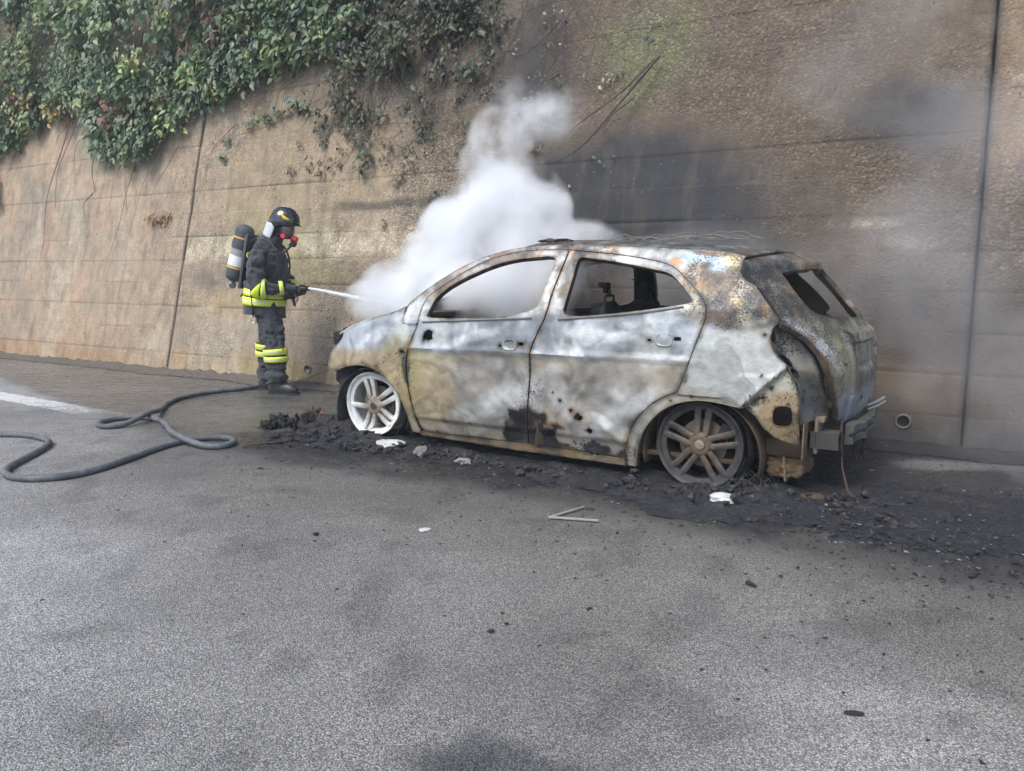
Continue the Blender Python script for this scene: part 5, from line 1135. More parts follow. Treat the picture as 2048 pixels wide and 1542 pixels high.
build_hose()
def build_jet():
    m, nt, b = new_mat('water_jet'); b.inputs['Base Color'].default_value = (.78, .80, .82, 1); b.inputs['Roughness'].default_value = .25; b.inputs['Transmission Weight'].default_value = .35; b.inputs['IOR'].default_value = 1.33
    co = geopos(nt); bump(nt, b, noise(nt, co, 40, 4, .6), .6, .02)
    a = Vector(NZ1) ; tgt = Vector(car_pt(2.62, -.12, .90)); d = tgt - a; pts, rad = [], []
    for i in range(30):
        t = i / 29; p = a + d * t + Vector((0, 0, .02 * t * (1 - t))); pts.append(p); rad.append(.014 + .020 * t + .003 * math.sin(i * 2.1) * t)
    mb = MB(); mb.tube(pts, rad, 10); o = mb.build('water_jet', m); V = o.data.vertices
    co_ = np.array([q.co[:] for q in V]); n = (fbm(co_, 22, 3, 2) - .5) * .016
    for q, k in zip(V, n): q.co.z += k; q.co.y += k * .6
    tag(o, 'white water jet shooting from the hose nozzle to the smoking bonnet', 'water jet')
    # spray thrown off the jet
    b2 = MB(); rr = random.Random(3)
    for k in range(420):
        t = rr.random() ** .7; p = a + d * t + Vector((rr.gauss(0, .03 * t + .005), rr.gauss(0, .03 * t + .005), rr.gauss(0, .03 * t + .005) + .1 * t * (1 - t))); s_ = rr.uniform(.0015, .004)
        b2.add([p + Vector(q) * s_ for q in ((1, 0, 0), (-.5, .87, 0), (-.5, -.87, 0), (0, 0, 1.4))], [(0, 1, 2), (0, 3, 1), (1, 3, 2), (2, 3, 0)])
    s2 = b2.build('spray', m, o)
    s2['kind'] = 'stuff'
build_jet()

# ---------------------------------------------------------------- plants on the wall
def leaf_material(name, rough=.5):
    m, nt, b = new_mat(name); col = attr(nt, 'Col'); co = coord(nt)
    c = mixc(nt, mrange(nt, noise(nt, co, 28, 2), .35, .7, 0, .4), col, mixc(nt, 1., col, (.6, .62, .55), 'MULTIPLY')); nt.links.new(c, b.inputs['Base Color']); b.inputs['Roughness'].default_value = rough
    tr = nt.nodes.new('ShaderNodeBsdfTranslucent'); nt.links.new(mixc(nt, 1., c, (1.2, 1.3, .7), 'MULTIPLY'), tr.inputs[0]); mx = nt.nodes.new('ShaderNodeMixShader'); mx.inputs[0].default_value = .22
    nt.links.new(b.outputs[0], mx.inputs[1]); nt.links.new(tr.outputs[0], mx.inputs[2]); nt.links.new(mx.outputs[0], nt.nodes['Material Output'].inputs[0]); return m
M_LEAF = leaf_material('vine_leaf'); M_STEM = simple('vine_stem', (.15, .11, .08), .85, 0, 25, .4, .4, .004); M_STEMD = simple('scorched_stem', (.075, .062, .055), .9, 0, 25, .4, .4, .004)
LEAF_V = np.array([(0, 0, 0), (-.26, .22, .05), (-.34, .50, .04), (-.17, .80, -.04), (0, 1.12, -.16), (.17, .80, -.04), (.34, .50, .04), (.26, .22, .05), (0, .45, -.05)])
LEAF_F = [(0, 8, 1), (1, 8, 2), (2, 8, 3), (3, 8, 4), (4, 8, 5), (5, 8, 6), (6, 8, 7), (7, 8, 0)]
def leaf_frame(rng, droop, spread):
    """axes of a leaf: long axis mostly down the wall, face mostly outwards and up"""
    dn = -WALL_U * droop + WALL_W * rng.normal(0, spread) + WALL_N * rng.normal(.25, .35); dn /= np.linalg.norm(dn)
    nr = WALL_N * 1.0 + np.array([0, 0, .55]) + rng.normal(0, .45, 3); nr -= dn * nr.dot(dn); nr /= np.linalg.norm(nr); return np.cross(dn, nr), dn, nr
def plant(name, label, cat, clumps, cols, n_stems, stem_mat, rng, size=(.05, .12), group=None, droop=.8, spread=.7, stems=None, singles=300):
    """clumps: (s, t, out, radius, count, colour index); leaves are shaped blades, the most exposed ones objects of their own"""
    base = wall_pt(np.mean([c[0] for c in clumps]), min(c[1] for c in clumps), .0); r = empty(name, tuple(base)); tag(r, label, cat, group)
    mb = MB()
    for pts, rad in stems or []: mb.tube([q - base for q in pts], rad, 6)
    for k in range(n_stems):
        c = clumps[rng.integers(len(clumps))]; s, t, o_ = c[0], c[1] + .3, .03; pts = [wall_pt(s, min(t + rng.uniform(.3, 1.2), 6.7), .05)]; ds = rng.normal(0, .25)
        for i in range(9): s += ds * .12 + rng.normal(0, .03); t -= rng.uniform(.03, .15); o_ = max(.025, o_ + rng.normal(.0, .03)); pts.append(wall_pt(s, t, o_))
        pts = [pts[0]] + pts[1:]; mb.tube([tuple(q - base) for q in smooth_line([tuple(q) for q in pts], 1)], list(np.linspace(.007, .0025, len(smooth_line([tuple(q) for q in pts], 1)))), 5)
    if mb.v: mb.build('stem', stem_mat, r)
    L = []
    for (s, t, o_, rad, cnt, ci) in clumps:
        tone = rng.uniform(.65, 1.3); big = rng.uniform(.65, 1.55)
        for k in range(cnt):
            d = rng.normal(0, 1, 3); d = d / np.linalg.norm(d) * rng.random() ** .45
            p = wall_pt(s + d[0] * rad * 1.15, t + d[1] * rad, max(.02, o_ + d[2] * rad * .75)); c = np.array(cols[ci]) * tone * rng.uniform(.75, 1.3) * (1 + .15 * rng.normal(0, 1, 3) * np.array([1, .3, .6]))
            L.append((p, leaf_frame(rng, droop, spread), rng.uniform(*size) * big, np.clip(c, .008, .8), max(.02, o_ + d[2] * rad * .75)))
    L.sort(key=lambda q: -(q[4] + q[2]))
    vis = [i for i, q in enumerate(L) if q[0][2] < 3.9][:singles] if singles else []; vs_ = set(vis)
    V, F, Cc = [], [], []
    for i, (p, (ax, ay, az), sz, c, _) in enumerate(L):
        if i in vs_: continue
        o0 = len(V) * len(LEAF_V); V.append(p - base + (LEAF_V[:, :1] * ax + LEAF_V[:, 1:2] * ay + LEAF_V[:, 2:] * az) * sz); F.append(np.array(LEAF_F) + o0); Cc.append(np.repeat(c[None], len(LEAF_V), 0))
    if V:
        fo = mesh_obj('foliage', np.concatenate(V), np.concatenate(F), M_LEAF, r, False, np.concatenate(Cc)); fo['kind'] = 'stuff'
    tones = {}
    for i in vis:
        p, (ax, ay, az), sz, c, _ = L[i]; key = tuple(np.round(c * 12).astype(int))
        if key not in tones:
            me = bpy.data.meshes.new('leaf'); me.from_pydata([tuple(q) for q in LEAF_V], [], LEAF_F); set_col(me, np.repeat(c[None], len(LEAF_V), 0)); me.materials.append(M_LEAF); tones[key] = me
        o = bpy.data.objects.new('leaf', tones[key]); COLL.objects.link(o); o.parent = r
        o.matrix_local = Matrix(((ax[0] * sz, ay[0] * sz, az[0] * sz, p[0] - base[0]), (ax[1] * sz, ay[1] * sz, az[1] * sz, p[1] - base[1]), (ax[2] * sz, ay[2] * sz, az[2] * sz, p[2] - base[2]), (0, 0, 0, 1)))
    return r
def hanging(rng, s0, t0, s1, t1, sag=.1, rad=.006, out=.06, n=14):
    pts = []; a = rng.uniform(0, 6)
    for i in range(n):
        u = i / (n - 1); pts.append(wall_pt(s0 + (s1 - s0) * u + .04 * math.sin(5 * u + a), t0 + (t1 - t0) * u - sag * math.sin(math.pi * u), out + .05 * math.sin(math.pi * u) + .015 * math.sin(9 * u + a)))
    return pts, list(np.linspace(rad, rad * .35, n))
G1, G2, G3, G4 = (.155, .21, .12), (.19, .245, .115), (.145, .195, .14), (.25, .30, .13); AUT1, AUT2, AUT3 = (.38, .27, .10), (.22, .12, .09), (.26, .22, .11); DRK = (.055, .068, .040); DRY = (.105, .088, .055); ASH = (.080, .088, .058)
def build_vines():
    rng = np.random.default_rng(21)
    low = np.array([(-7.5, 3.2), (-5.1, 3.12), (-4.56, 3.30), (-3.8, 3.62), (-2.62, 3.55), (-2.23, 3.02), (-1.48, 2.78), (-.88, 2.98), (-.47, 3.42), (.21, 3.50), (.98, 3.70), (1.63, 3.82), (2.3, 3.80)])
    cl = []
    for k in range(760):
        s = rng.uniform(-7.2, 2.35); lo = np.interp(s, low[:, 0], low[:, 1]); hi = 6.6 if s < -3 else 5.4; t = lo + .12 + (hi - lo) * rng.random() ** 1.15; h = t - lo
        ci = rng.choice(6, p=[.35, .26, .26, .10, .02, .01]); ci = 0 if (ci > 3 and h > 1.1) else ci
        cl.append((s, t, .08 + .75 * min(1, h / 1.6) * rng.uniform(.25, 1.1), rng.uniform(.13, .30), int(rng.uniform(42, 66)), ci))
    for (s, t, ci, rr, cnt) in ((-4.75, 4.55, 4, .12, 34), (-4.3, 4.0, 5, .13, 26), (-4.75, 3.75, 6, .14, 26), (-3.9, 3.85, 4, .12, 22), (-3.0, 3.95, 3, .16, 40), (-1.2, 3.55, 5, .10, 22), (-5.4, 4.9, 3, .2, 46), (-6.2, 5.9, 3, .3, 70), (-1.3, 4.05, 3, .18, 44), (-.75, 3.6, 6, .12, 24)): cl.append((s, t, .33, rr, cnt, ci))
    for s in np.arange(-2.4, -.8, .16): cl.append((s, np.interp(s, low[:, 0], low[:, 1]) + rng.uniform(.05, .5), .16, .15, 34, rng.integers(0, 3)))
    for s, t in ((-5.0, 2.75), (-4.9, 2.5), (-5.15, 2.95)): cl.append((s, t, .12, .13, 22, 0))
    st = [hanging(rng, -3.2, 3.7, -3.45, 1.6, .0, .008, .03), hanging(rng, -2.33, 3.4, -2.36, 2.4, 0, .010, .02), hanging(rng, -2.36, 2.45, -2.5, 2.0, 0, .007, .02), hanging(rng, -3.0, 3.7, -3.3, 2.2, .0, .006, .03), hanging(rng, -1.4, 2.9, -1.75, 1.2, 0, .005, .025), hanging(rng, -.7, 3.4, -1.5, 1.6, 0, .004, .025), hanging(rng, -2.7, 3.7, -2.9, 2.6, 0, .005, .03)]
    for k in range(10): s = rng.uniform(-3.6, 2.2); lo = np.interp(s, low[:, 0], low[:, 1]); st.append(hanging(rng, s, lo + .9, s + rng.normal(0, .5), lo - rng.uniform(.0, .7), rng.uniform(-.05, .2), .005, .1))
    plant('climbing_vine', 'dense green vine with some yellow leaves covering the top left of the wall', 'vine', cl, [G1, G2, G3, G4, AUT1, AUT2, AUT3], 40, M_STEM, rng, (.040, .088), stems=st)
    # heat-scorched mass hanging right of it
    low2 = np.array([(2.1, 3.75), (2.45, 3.55), (2.77, 3.35), (3.23, 3.50), (3.65, 3.75), (4.02, 3.85), (4.3, 4.1)]); cl = []
    for k in range(64):
        s = rng.uniform(2.15, 4.2); lo = np.interp(s, low2[:, 0], low2[:, 1]); t = lo + .08 + (4.6 - lo) * rng.random(); cl.append((s, t, .08 + .22 * rng.random(), rng.uniform(.10, .2), int(rng.uniform(34, 56)), rng.choice(4, p=[.40, .20, .22, .18])))
    for k in range(80): cl.append((rng.uniform(1.7, 4.5), 2.95 + 1.3 * rng.random() ** .8, .05 + .08 * rng.random(), rng.uniform(.08, .18), int(rng.uniform(9, 20)), rng.choice(3)))
    for (s, t) in ((2.6, 3.25), (2.65, 3.0), (2.62, 2.8), (2.75, 2.55), (3.4, 2.9), (3.55, 3.1), (2.3, 3.2)): cl.append((s, t, .07, .13, 16, rng.integers(0, 3)))
    st = []
    for k in range(60):
        s = rng.uniform(1.6, 5.2); t = rng.uniform(3.3, 4.4); st.append(hanging(rng, s, t, s + rng.normal(.1, .45), t - rng.uniform(.4, 1.4), rng.uniform(-.1, .25), rng.uniform(.003, .006), .08))
    plant('scorched_vine', 'heat-scorched dark vine with withered leaves hanging above the steam', 'vine', cl, [DRK, DRY, ASH, (.09, .12, .05)], 26, M_STEMD, rng, (.035, .072), stems=st, singles=260)
    # sparse small-leaved creeper flat on the concrete, mid wall
    cl = []
    for k in range(70): s = rng.normal(3.3, .8); t = rng.normal(2.75, .35); cl.append((s, t, .03, rng.uniform(.06, .14), int(rng.uniform(8, 20)), rng.choice(3)))
    st = [hanging(rng, rng.uniform(2.0, 4.3), rng.uniform(2.6, 3.5), rng.uniform(2.0, 4.3), rng.uniform(2.1, 3.0), .05, .004, .03) for k in range(16)]
    plant('wall_creeper', 'sparse withered creeper clinging flat to the concrete left of the steam', 'creeper', cl, [DRY, ASH, (.10, .10, .06)], 0, M_STEMD, rng, (.02, .045), stems=st, singles=200)
    cl = [(.75 + .1 * k, 3.18 + .02 * k + .05 * math.sin(k * 2), .05, .07, 9, k % 3) for k in range(10)] + [(.35, 3.0, .04, .06, 7, 0), (.3, 2.8, .04, .05, 5, 0)]
    plant('green_sprig', 'small green trailing sprig on the wall above the firefighter', 'creeper', cl, [G1, G3, (.07, .085, .05)], 0, M_STEM, rng, (.04, .075), stems=[hanging(rng, 1.9, 3.35, .35, 3.0, .1, .005, .04), hanging(rng, .5, 3.2, -.1, 2.2, -.12, .005, .025)], singles=100)
    cl = [(-1.0 + .06 * k, 2.02 + .05 * math.sin(k * 3), .04, .07, 10, k % 2) for k in range(8)]
    plant('dry_leaves', 'tuft of dry brown leaves caught on the wall left of the firefighter', 'dry leaves', cl, [(.36, .19, .10), (.26, .16, .09)], 0, M_STEM, rng, (.03, .06), stems=[hanging(rng, -.6, 3.0, -1.0, 2.0, 0, .004, .025)], singles=80)
    # long bare shoots in front of the sooty part
    st = [hanging(rng, 6.1, 3.25, 5.05, 2.3, .18, .012, .10), hanging(rng, 6.0, 3.2, 5.2, 2.55, .10, .008, .12), hanging(rng, 5.35, 4.3, 5.05, 3.1, -.05, .006, .12), hanging(rng, 4.7, 4.3, 5.4, 3.15, .0, .006, .12), hanging(rng, 5.55, 4.2, 5.3, 2.95, .0, .005, .1), hanging(rng, 4.5, 4.3, 4.75, 3.2, .0, .005, .12), hanging(rng, 5.0, 3.75, 4.4, 3.35, .1, .006, .1), hanging(rng, 5.9, 2.9, 5.4, 2.55, .05, .006, .08), hanging(rng, 5.3, 2.9, 5.0, 2.2, .0, .004, .06), hanging(rng, 5.0, 4.3, 4.3, 3.6, .15, .004, .1), hanging(rng, 4.6, 3.9, 5.6, 3.75, -.1, .004, .1)]
    cl = [(5.2 + rng.normal(0, .4), 3.1 + rng.normal(0, .5), .05, .12, 7, rng.integers(0, 3)) for k in range(26)]
    plant('bare_shoots', 'long bare arching shoots crossing the sooty wall above the car roof', 'shoots', cl, [ASH, DRY, (.3, .3, .27)], 0, M_STEMD, rng, (.018, .04), stems=st, singles=100)
    for (s, lab, ang) in ((2.05, 'thin dry twig lying at the wall foot behind the boots', 20),):
        mb = MB(); b0 = wall_pt(s, 0, .0)
        for q in ([(0, -.10, .02), (.25, -.07, .06), (.5, -.05, .16), (.62, -.05, .20)], [(.1, -.1, .03), (.35, -.09, .06), (.58, -.10, .05)], [(.3, -.07, .07), (.45, -.12, .03), (.55, -.15, .02)]): mb.tube(smooth_line(q, 2), .005, 5)
        o = mb.build('dry_twig', M_STEM); o.location = tuple(b0); o.rotation_euler = (0, 0, math.atan2(WALL_W[1], WALL_W[0])); tag(o, lab, 'twig')
build_vines()

# ---------------------------------------------------------------- debris on the road
def lump(name, label, cat, xy, size, mat, seed, squash=(1, 1, .4), rz=0., n=2, parts=1, group=None):
    mb = MB(); rr = random.Random(seed)
    for k in range(parts):
        v, f = rock(seed + k, size * (1 if k == 0 else rr.uniform(.4, .8)), n, squash); v = np.array(v); c, s_ = math.cos(rz + k), math.sin(rz + k); v = np.stack([v[:, 0] * c - v[:, 1] * s_, v[:, 0] * s_ + v[:, 1] * c, v[:, 2]], 1)
        if k: v[:, 0] += rr.uniform(-1, 1) * size; v[:, 1] += rr.uniform(-1, 1) * size
        v[:, 2] -= v[:, 2].min(); v[:, 2] += .002; mb.add(v, f)
    o = mb.build(name, mat); o.location = (xy[0], xy[1], 0); return tag(o, label, cat, group)
def build_debris():
    char, white = M_CHAR, M_WHITE
    lump('molten_aluminium', 'white lump of molten aluminium on the road below the rear wheel', 'metal lump', (1.13, 4.02), .048, white, 3, (1.5, .9, .6), .3, 2, 3).location.z = .028
    lump('molten_rim_puddle', 'white puddle of melted alloy under the front wheel', 'metal puddle', (-.86, 5.42), .075, white, 9, (1.5, .8, .3), -.4, 2, 3).location.z = .02
    lump('molten_rim_scrap', 'pale flat melted alloy scrap left of the front wheel foot', 'metal scrap', (-1.12, 5.62), .05, white, 14, (1.6, .7, .2), .2, 2, 2)
    lump('charred_flake', 'upright black charred flake on the grey road below the rear wheel', 'char flake', (.97, 2.98), .016, char, 21, (.7, 1.7, .5), .5, 2)
    lump('charred_flake', 'flat dark brown char scrap nearest the camera at lower right', 'char flake', (.99, 2.06), .015, char, 23, (1.9, .8, .25), -.2, 2)
    lump('charred_flake', 'small black char scrap on the bare road near the lower centre', 'char flake', (-.075, 2.57), .010, char, 25, (1.4, .8, .5), .2, 2)
    lump('charred_flake', 'tiny black crumb just above the lower centre char scrap', 'char flake', (-.02, 2.63), .008, char, 26, (1.4, .8, .5), .2, 1)
    lump('charred_flake', 'black crumpled char flake at the far right edge of the road', 'char flake', (1.92, 3.06), .015, char, 27, (1.5, .7, .7), .4, 2, 2)
    lump('charred_flake', 'lone black crumb on the road below the front door', 'char flake', (-.95, 3.58), .013, char, 29, (1.1, .9, .7), .0, 2)
    lump('charred_flake', 'small dark chip on the right road beside the pale patch', 'char flake', (2.2, 2.55), .008, char, 33, (1.6, .8, .4), 1.0, 1)
    # crumpled burnt heap left of the front wheel
    r = empty('burnt_heap', (-1.62, 6.22, 0)); tag(r, 'heap of crumpled charred plastic with a reddish piece left of the front wheel', 'debris heap'); rr = random.Random(5)
    mb = MB()
    for k in range(40):
        v, f = rock(200 + k, rr.uniform(.03, .07), 2, (rr.uniform(.8, 1.6), rr.uniform(.6, 1.1), rr.uniform(.4, .8))); v = np.array(v); a = rr.uniform(0, 6.3); d = abs(rr.gauss(0, .2)); v += np.array([d * math.cos(a) * 1.5 + .12, d * math.sin(a) * .8, max(0.0, .07 - d * .22)]); mb.add(v, f)
    v, f = rock(7, .26, 3, (1.3, .7, .22)); mb.add(np.array(v) + np.array([.12, 0, .0]), f)
    fuse('char_mass', mb, .011, M_CHAR, r, .03, 26., 1)
    red = simple('reddish_scorched', (.16, .075, .055), .85, 0, 40, .7, .6)
    for k in range(16):
        px, py, pz = rr.gauss(-.06, .20), rr.gauss(-.03, .10), rr.uniform(.03, .085); aa = rr.uniform(0, 6); wd, ht = rr.uniform(.07, .16), rr.uniform(.04, .09); mb = MB(); v, f = [], []; sd_ = rr.random() * 9
        for i in range(13):
            for j in range(9):
                u, w_ = i / 12 - .5, j / 8 - .5; z_ = .026 * math.sin(u * 11 + sd_) * math.cos(w_ * 9 + sd_) + .016 * math.sin(u * 23 + w_ * 17 + sd_) + .05 * w_ * math.sin(sd_); x_, y_ = u * wd * (1 + .4 * math.sin(7 * w_ + sd_)), w_ * ht * (1 + .5 * math.sin(8 * u + sd_)); v.append((px + x_ * math.cos(aa) - y_ * math.sin(aa), py + x_ * math.sin(aa) + y_ * math.cos(aa), max(.004, pz + z_)))
        for i in range(12):
            for j in range(8): f.append((i * 9 + j, i * 9 + j + 1, i * 9 + 10 + j, i * 9 + 9 + j))
        mb.add(v, f); o = mb.build('crumpled_sheet', red if k == 2 else M_CHAR, r); sd = o.modifiers.new('thickness', 'SOLIDIFY'); sd.thickness = .004
    # angled metal strip
    mb = MB(); z = .010; w = .008
    for a, e in (((.385, 4.005), (.195, 3.83)), ((.195, 3.83), (.435, 3.775))):
        a, e = Vector((*a, z)), Vector((*e, z)); d = e - a; mb.box((a + e) / 2, (d.length + .012, .016, .010), Matrix.Rotation(math.atan2(d.y, d.x), 3, 'Z'), None, .003); z += .0015
    o = mb.build('bent_metal_strip', simple('grey_trim', (.36, .36, .34), .6, .3, 30, .3, .3)); tag(o, 'thin V-shaped grey metal strip lying on the road below the rear door', 'metal strip')
    mb = MB(); mb.tube(smooth_line([(-1.95, 5.44, .012), (-1.84, 5.53, .018), (-1.70, 5.60, .014), (-1.60, 5.68, .012)], 2), [.012] * 13, 6, True, None, .5) if False else mb.tube([(-1.95, 5.44, .012), (-1.84, 5.53, .016), (-1.70, 5.60, .014), (-1.60, 5.68, .012)], .012, 6, True, None, .6); o = mb.build('charred_strip', M_INNER); tag(o, 'thin charred strip on the wet road right of the hose loop', 'char strip')
    lump('pale_scrap', 'small white splash of hardened residue on the road below the front door', 'residue', (-.43, 3.66), .022, white, 41, (1.4, 1.0, .12), .3, 2, 5)
    lump('ash_clump', 'crumbly grey ash clump below the front sill behind the front wheel', 'ash clump', (-.62, 5.15), .05, simple('grey_ash', (.20, .19, .185), .95, 0, 60, .6, .8, .01), 51, (1, .8, .8), 0, 2, 6)
    lump('ash_clump', 'flat pale ash clump on the black ground below the front door', 'ash clump', (-.33, 4.98), .04, simple('pale_ash', (.30, .29, .28), .95, 0, 60, .6, .8, .01), 57, (1.4, .8, .5), 0, 2, 4)
    lump('ash_clump', 'dark crumbly ash clump on the ground behind the rear wheel', 'ash clump', (1.66, 4.12), .05, M_INNER, 63, (1.4, .9, .5), 0, 2, 6)
    lump('melted_plastic', 'black glossy crust of melted plastic at right of the wreck', 'melted plastic', (1.86, 3.62), .06, simple('glossy_char', (.018, .02, .026), .35, 0, 50, .5, .9, .01), 71, (1.7, .8, .18), .2, 2, 9)
    # crust of burnt matter lying under and around the shell
    gx = np.arange(-2.6, 3.5, .022); gy = np.arange(.2, 2.1, .022); X_, Y_ = np.meshgrid(gx, gy, indexing='ij'); x, y = X_.ravel(), Y_.ravel(); p = P3(x, y)
    n1 = fbm(p, 2.2, 4, 7); n2 = fbm(p, 9, 4, 17, .65); n3 = fbm(p, 26, 2, 27)
    lim = np.interp(x, [-2.6, -2.0, -1.2, -.6, -.2, .2, .6, 1.2, 2.2, 2.7, 3.2, 3.5], [.2, .9, 1.15, 1.22, 1.32, 1.25, 1.10, 1.02, 1.02, 1.12, 1.05, .3])
    hgt = .055 * sm(.16, -.22, y - lim + (n1 - .5) * .6 + (n2 - .5) * .55) * (n2 * 1.5 - .32) * (1 + .9 * sm(.5, .15, np.hypot(x + .2, y - .95)) + .7 * sm(.5, .1, np.hypot(x - 2.6, y - .95))) + (n3 - .5) * .014; hgt = np.minimum(hgt, .08)
    idx = np.arange(len(x)).reshape(X_.shape); f = np.stack([idx[:-1, :-1], idx[1:, :-1], idx[1:, 1:], idx[:-1, 1:]], -1).reshape(-1, 4); f = f[(hgt[f].max(1) > .006)]
    us = np.unique(f); mp_ = -np.ones(len(x), int); mp_[us] = np.arange(len(us)); W_ = CAR_O + CAR_D * x[us][:, None] + CAR_L * y[us][:, None]; W_[:, 2] = np.maximum(hgt[us], -.004)
    m_, nt_, b_ = new_mat('char_crust'); co_ = geopos(nt_); q1 = noise(nt_, co_, 38, 5, .7); q2 = noise(nt_, co_, 7, 3); nt_.links.new(mixc(nt_, mrange(nt_, q2, .55, .7, 0., .6), ramp(nt_, q1, [(.32, (.004, .005, .007)), (.6, (.020, .021, .026)), (.72, (.07, .068, .07)), (.8, (.28, .28, .29))]), (.05, .042, .035)), b_.inputs['Base Color']); b_.inputs['Roughness'].default_value = .6; bump(nt_, b_, q1, 1., .02)
    tag(mesh_obj('char_crust', W_, mp_[f], m_, None, True), 'black crust of burnt and melted matter under and beside the wreck', None, None, 'stuff')
    rng = np.random.default_rng(77); mb = MB()      # rubble heaped round the wheels, the sill and the tail
    for (cx, cy, sx, sy, cnt, hh) in ((2.85, 1.0, .18, .12, 60, .08), (2.35, 1.0, .16, .06, 40, .05), (1.2, 1.0, .7, .06, 60, .025), (.30, 1.02, .12, .07, 40, .05), (-.18, 1.02, .13, .10, 80, .09), (-.75, .85, .25, .14, 80, .05), (-1.3, .65, .35, .22, 110, .02), (-1.0, 1.2, .3, .10, 90, .012)):
        for k in range(cnt):
            q = car_pt(rng.normal(cx, sx), rng.normal(cy, sy)); v, f = rock(int(rng.integers(1, 900)), rng.uniform(.009, .030) * (.5 if cx < -.9 else 1.), 1, (rng.uniform(.8, 1.9), rng.uniform(.6, 1.2), rng.uniform(.35, .9))); a = rng.uniform(0, 6.3); v = np.array(v); v = np.stack([v[:, 0] * math.cos(a) - v[:, 1] * math.sin(a), v[:, 0] * math.sin(a) + v[:, 1] * math.cos(a), v[:, 2]], 1)
            mb.add(v + np.array([q[0], q[1], .012 + hh * rng.random() ** 2]), f)
    m_, nt_, b_ = new_mat('rubble_char'); co_ = geopos(nt_); q1 = noise(nt_, co_, 30, 4, .7); nt_.links.new(ramp(nt_, q1, [(.35, (.006, .006, .008)), (.58, (.03, .029, .03)), (.68, (.10, .095, .09)), (.76, (.30, .30, .30))]), b_.inputs['Base Color']); b_.inputs['Roughness'].default_value = .75; bump(nt_, b_, q1, .8, .012)
    tag(mb.build('char_rubble', m_, None, False), 'loose black rubble heaped round the wheels and behind the tail of the wreck', None, None, 'stuff')
    # loose ash, flakes and crumbs too many to count
    mats = [M_CHAR, simple('ash_flakes', (.24, .24, .245), .9, 0, 60, .6, .3)]
    for nm, lab, mat, cnt, rng in (('char_crumbs', 'scatter of black charred crumbs on the road around the wreck', mats[0], 7000, np.random.default_rng(4)), ('ash_flakes', 'scatter of pale ash flakes on the black ground around the wreck', mats[1], 900, np.random.default_rng(9))):
        V, F = [], []; k = 0; base_v = np.array([(1, 0, 0), (-.4, .9, 0), (-.6, -.8, 0), (.1, .0, .8), (.6, .7, .3)]); base_f = np.array([(0, 4, 3), (4, 1, 3), (1, 2, 3), (2, 0, 3), (0, 1, 4), (0, 2, 1)])
        while k < cnt:
            cx = rng.uniform(-2.2, 3.4); cy = rng.normal(.98, .28) if rng.random() < .62 else rng.uniform(-1, .95)
            if rng.random() < .25: cx = rng.normal(-1.2, .5); cy = rng.normal(.75, .45)
            if rng.random() < .10: cx = rng.uniform(-2.5, 3.2); cy = rng.normal(1.5, .8)
            if cy < -1.05 or cy > 4: continue
            X = car_pt(cx, cy); s_ = rng.uniform(.003, .010) * (1.6 if rng.random() < .06 else 1); a = rng.uniform(0, 6.3); v = base_v * rng.uniform(.5, 1.2, (5, 3)) * s_ * np.array([1.5, .9, .7]); v = np.stack([v[:, 0] * math.cos(a) - v[:, 1] * math.sin(a), v[:, 0] * math.sin(a) + v[:, 1] * math.cos(a), v[:, 2]], 1)
            V.append(v + np.array([X[0], X[1], .003 + (rng.random() * .03 if cy < 1.15 else 0)])); F.append(base_f + 5 * k); k += 1
        tag(mesh_obj(nm, np.concatenate(V), np.concatenate(F), mat, None, False), lab, None, None, 'stuff')
    V, F = [], []; rng = np.random.default_rng(31)      # frayed tyre wires
    mb = MB()
    for k in range(36):
        a = rng.uniform(0, 6.3); c = car_pt(-.24 + rng.normal(0, .07), .80 + rng.normal(0, .06)); L = rng.uniform(.06, .2); z0 = rng.uniform(.01, .12)
        mb.tube([(c[0], c[1], z0), (c[0] + L * .5 * math.cos(a), c[1] + L * .5 * math.sin(a), z0 + rng.uniform(.0, .07)), (c[0] + L * math.cos(a), c[1] + L * math.sin(a), max(.005, z0 - .03))], .0010, 4)
    o = mb.build('tyre_wires', simple('grey_wire', (.10, .10, .10), .7, .3)); tag(o, 'tangle of frayed tyre wires behind the rear wheel', 'wire tangle')
build_debris()

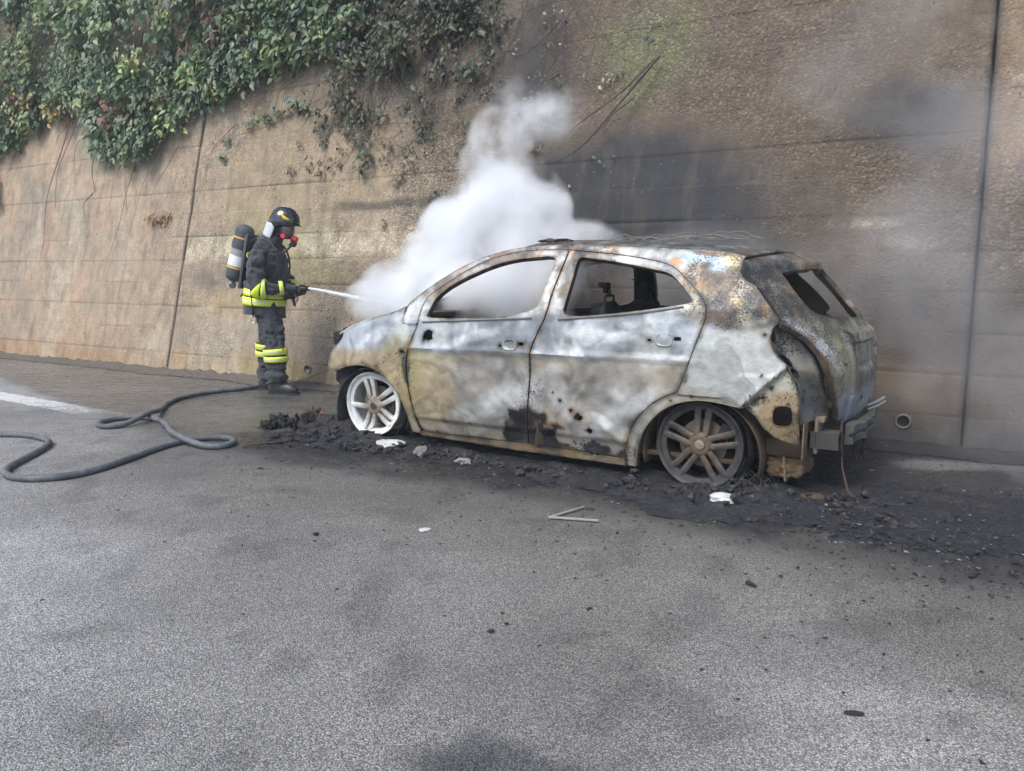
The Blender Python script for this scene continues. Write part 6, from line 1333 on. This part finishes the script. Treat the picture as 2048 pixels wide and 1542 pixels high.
# ---------------------------------------------------------------- steam and smoke (real volumes standing in the place)
def volume_box(name, label, lo, hi, puffs, dens, nscale, amp, color, aniso=.2, warp=.0, detail=3., step=1., power=1.):
    """box in the car frame; density falls off round each puff centre and is torn by noise"""
    mb = MB(); c = [(a + b) / 2 for a, b in zip(lo, hi)]; mb.box(c, [b - a for a, b in zip(lo, hi)]); m = bpy.data.materials.new(name); m.use_nodes = True; nt = m.node_tree; nt.nodes.remove(nt.nodes['Principled BSDF'])
    pv = nt.nodes.new('ShaderNodeVolumePrincipled'); nt.links.new(pv.outputs[0], nt.nodes['Material Output'].inputs['Volume']); pv.inputs['Color'].default_value = (*color, 1); pv.inputs['Anisotropy'].default_value = aniso
    co = coord(nt, 'Object')
    n = nt.nodes.new('ShaderNodeTexNoise'); n.inputs['Scale'].default_value = nscale; n.inputs['Detail'].default_value = detail; n.inputs['Roughness'].default_value = .6; nt.links.new(co, n.inputs['Vector']); nf = n.outputs['Fac']
    tot = None
    for (px, py, pz, rx, ry, rz_, w) in puffs:
        s1 = nt.nodes.new('ShaderNodeVectorMath'); s1.operation = 'SUBTRACT'; nt.links.new(co, s1.inputs[0]); s1.inputs[1].default_value = (px, py, pz)
        s2 = nt.nodes.new('ShaderNodeVectorMath'); s2.operation = 'DIVIDE'; nt.links.new(s1.outputs[0], s2.inputs[0]); s2.inputs[1].default_value = (rx, ry, rz_)
        s3 = nt.nodes.new('ShaderNodeVectorMath'); s3.operation = 'LENGTH'; nt.links.new(s2.outputs[0], s3.inputs[0])
        k = mth(nt, 'MULTIPLY', mth(nt, 'SUBTRACT', 1., s3.outputs['Value'], clamp=True), w); tot = k if tot is None else mth(nt, 'MAXIMUM', tot, k)
    d = mth(nt, 'ADD', tot, mth(nt, 'MULTIPLY', mth(nt, 'SUBTRACT', nf, .5), amp)); d = mth(nt, 'MULTIPLY', d, mrange(nt, tot, 0., .08))
    d = mth(nt, 'MULTIPLY', mth(nt, 'POWER', mth(nt, 'MAXIMUM', d, 0.), power), dens); nt.links.new(d, pv.inputs['Density'])
    m.cycles.volume_step_rate = step
    o = mb.build(name, m, None, False); o.location = tuple(CAR_O); o.rotation_euler = (0, 0, CAR_RZ); return tag(o, label, None, None, 'stuff')
volume_box('steam_plume', 'thick white steam billowing from the bonnet and cabin of the car', (.85, -1.35, .62), (3.6, .54, 2.95),
    [(2.18, -.5, 2.30, .30, .35, .36, .5), (2.14, -.45, 2.02, .42, .45, .42, .85), (2.05, -.4, 1.75, .55, .55, .48, 1.15), (2.25, -.3, 1.5, .58, .6, .48, 1.25), (1.80, -.3, 1.36, .55, .55, .45, 1.1), (2.55, -.2, 1.25, .50, .5, .42, 1.2), (2.86, -.1, 1.08, .48, .48, .34, 1.15), (2.1, .0, 1.1, .5, .5, .34, 1.2), (1.6, .05, 1.08, .5, .48, .36, 1.), (1.42, -.45, 1.42, .42, .5, .28, .35), (3.18, -.1, 1.0, .34, .34, .26, .8), (1.95, -.7, 2.6, .5, .4, .35, .16)],
    19., 2.1, 2.5, (.975, .98, .985), .1, detail=6., step=.6, power=1.6)
volume_box('drifting_smoke', 'thin grey smoke drifting along the wall behind and right of the car', (-5.2, -2.4, -.02), (1.4, .35, 4.2),
    [(-1.0, -1.15, 1.35, 1.1, .8, .7, .8), (-2.4, -.6, .7, 1.7, .9, .9, .95), (-1.7, -1.3, 2.1, 1.1, .9, 1.1, .7), (-3.3, -.5, .5, 1.6, .9, .8, .95), (-2.6, -1.4, 2.6, 1.5, .9, 1.0, .5), (.5, -1.2, 1.15, 1.1, .34, .6, 1.8), (-.6, -1.6, 3.0, 1.0, .8, .8, .35)],
    .62, 1.6, 2.4, (.86, .88, .91), .1, detail=4.)

# ---------------------------------------------------------------- smoky air over the whole place
def build_haze():
    mb = MB(); mb.box((0, 0, 3.6), (144, 144, 9.4)); m = bpy.data.materials.new('haze_air'); m.use_nodes = True; nt = m.node_tree; nt.nodes.remove(nt.nodes['Principled BSDF'])
    pv = nt.nodes.new('ShaderNodeVolumePrincipled'); pv.inputs['Color'].default_value = (.86, .90, .96, 1); pv.inputs['Density'].default_value = .0028; nt.links.new(pv.outputs[0], nt.nodes['Material Output'].inputs['Volume'])
    tag(mb.build('haze', m, None, False), 'thin smoky haze hanging over the road', None, None, 'stuff')
build_haze()
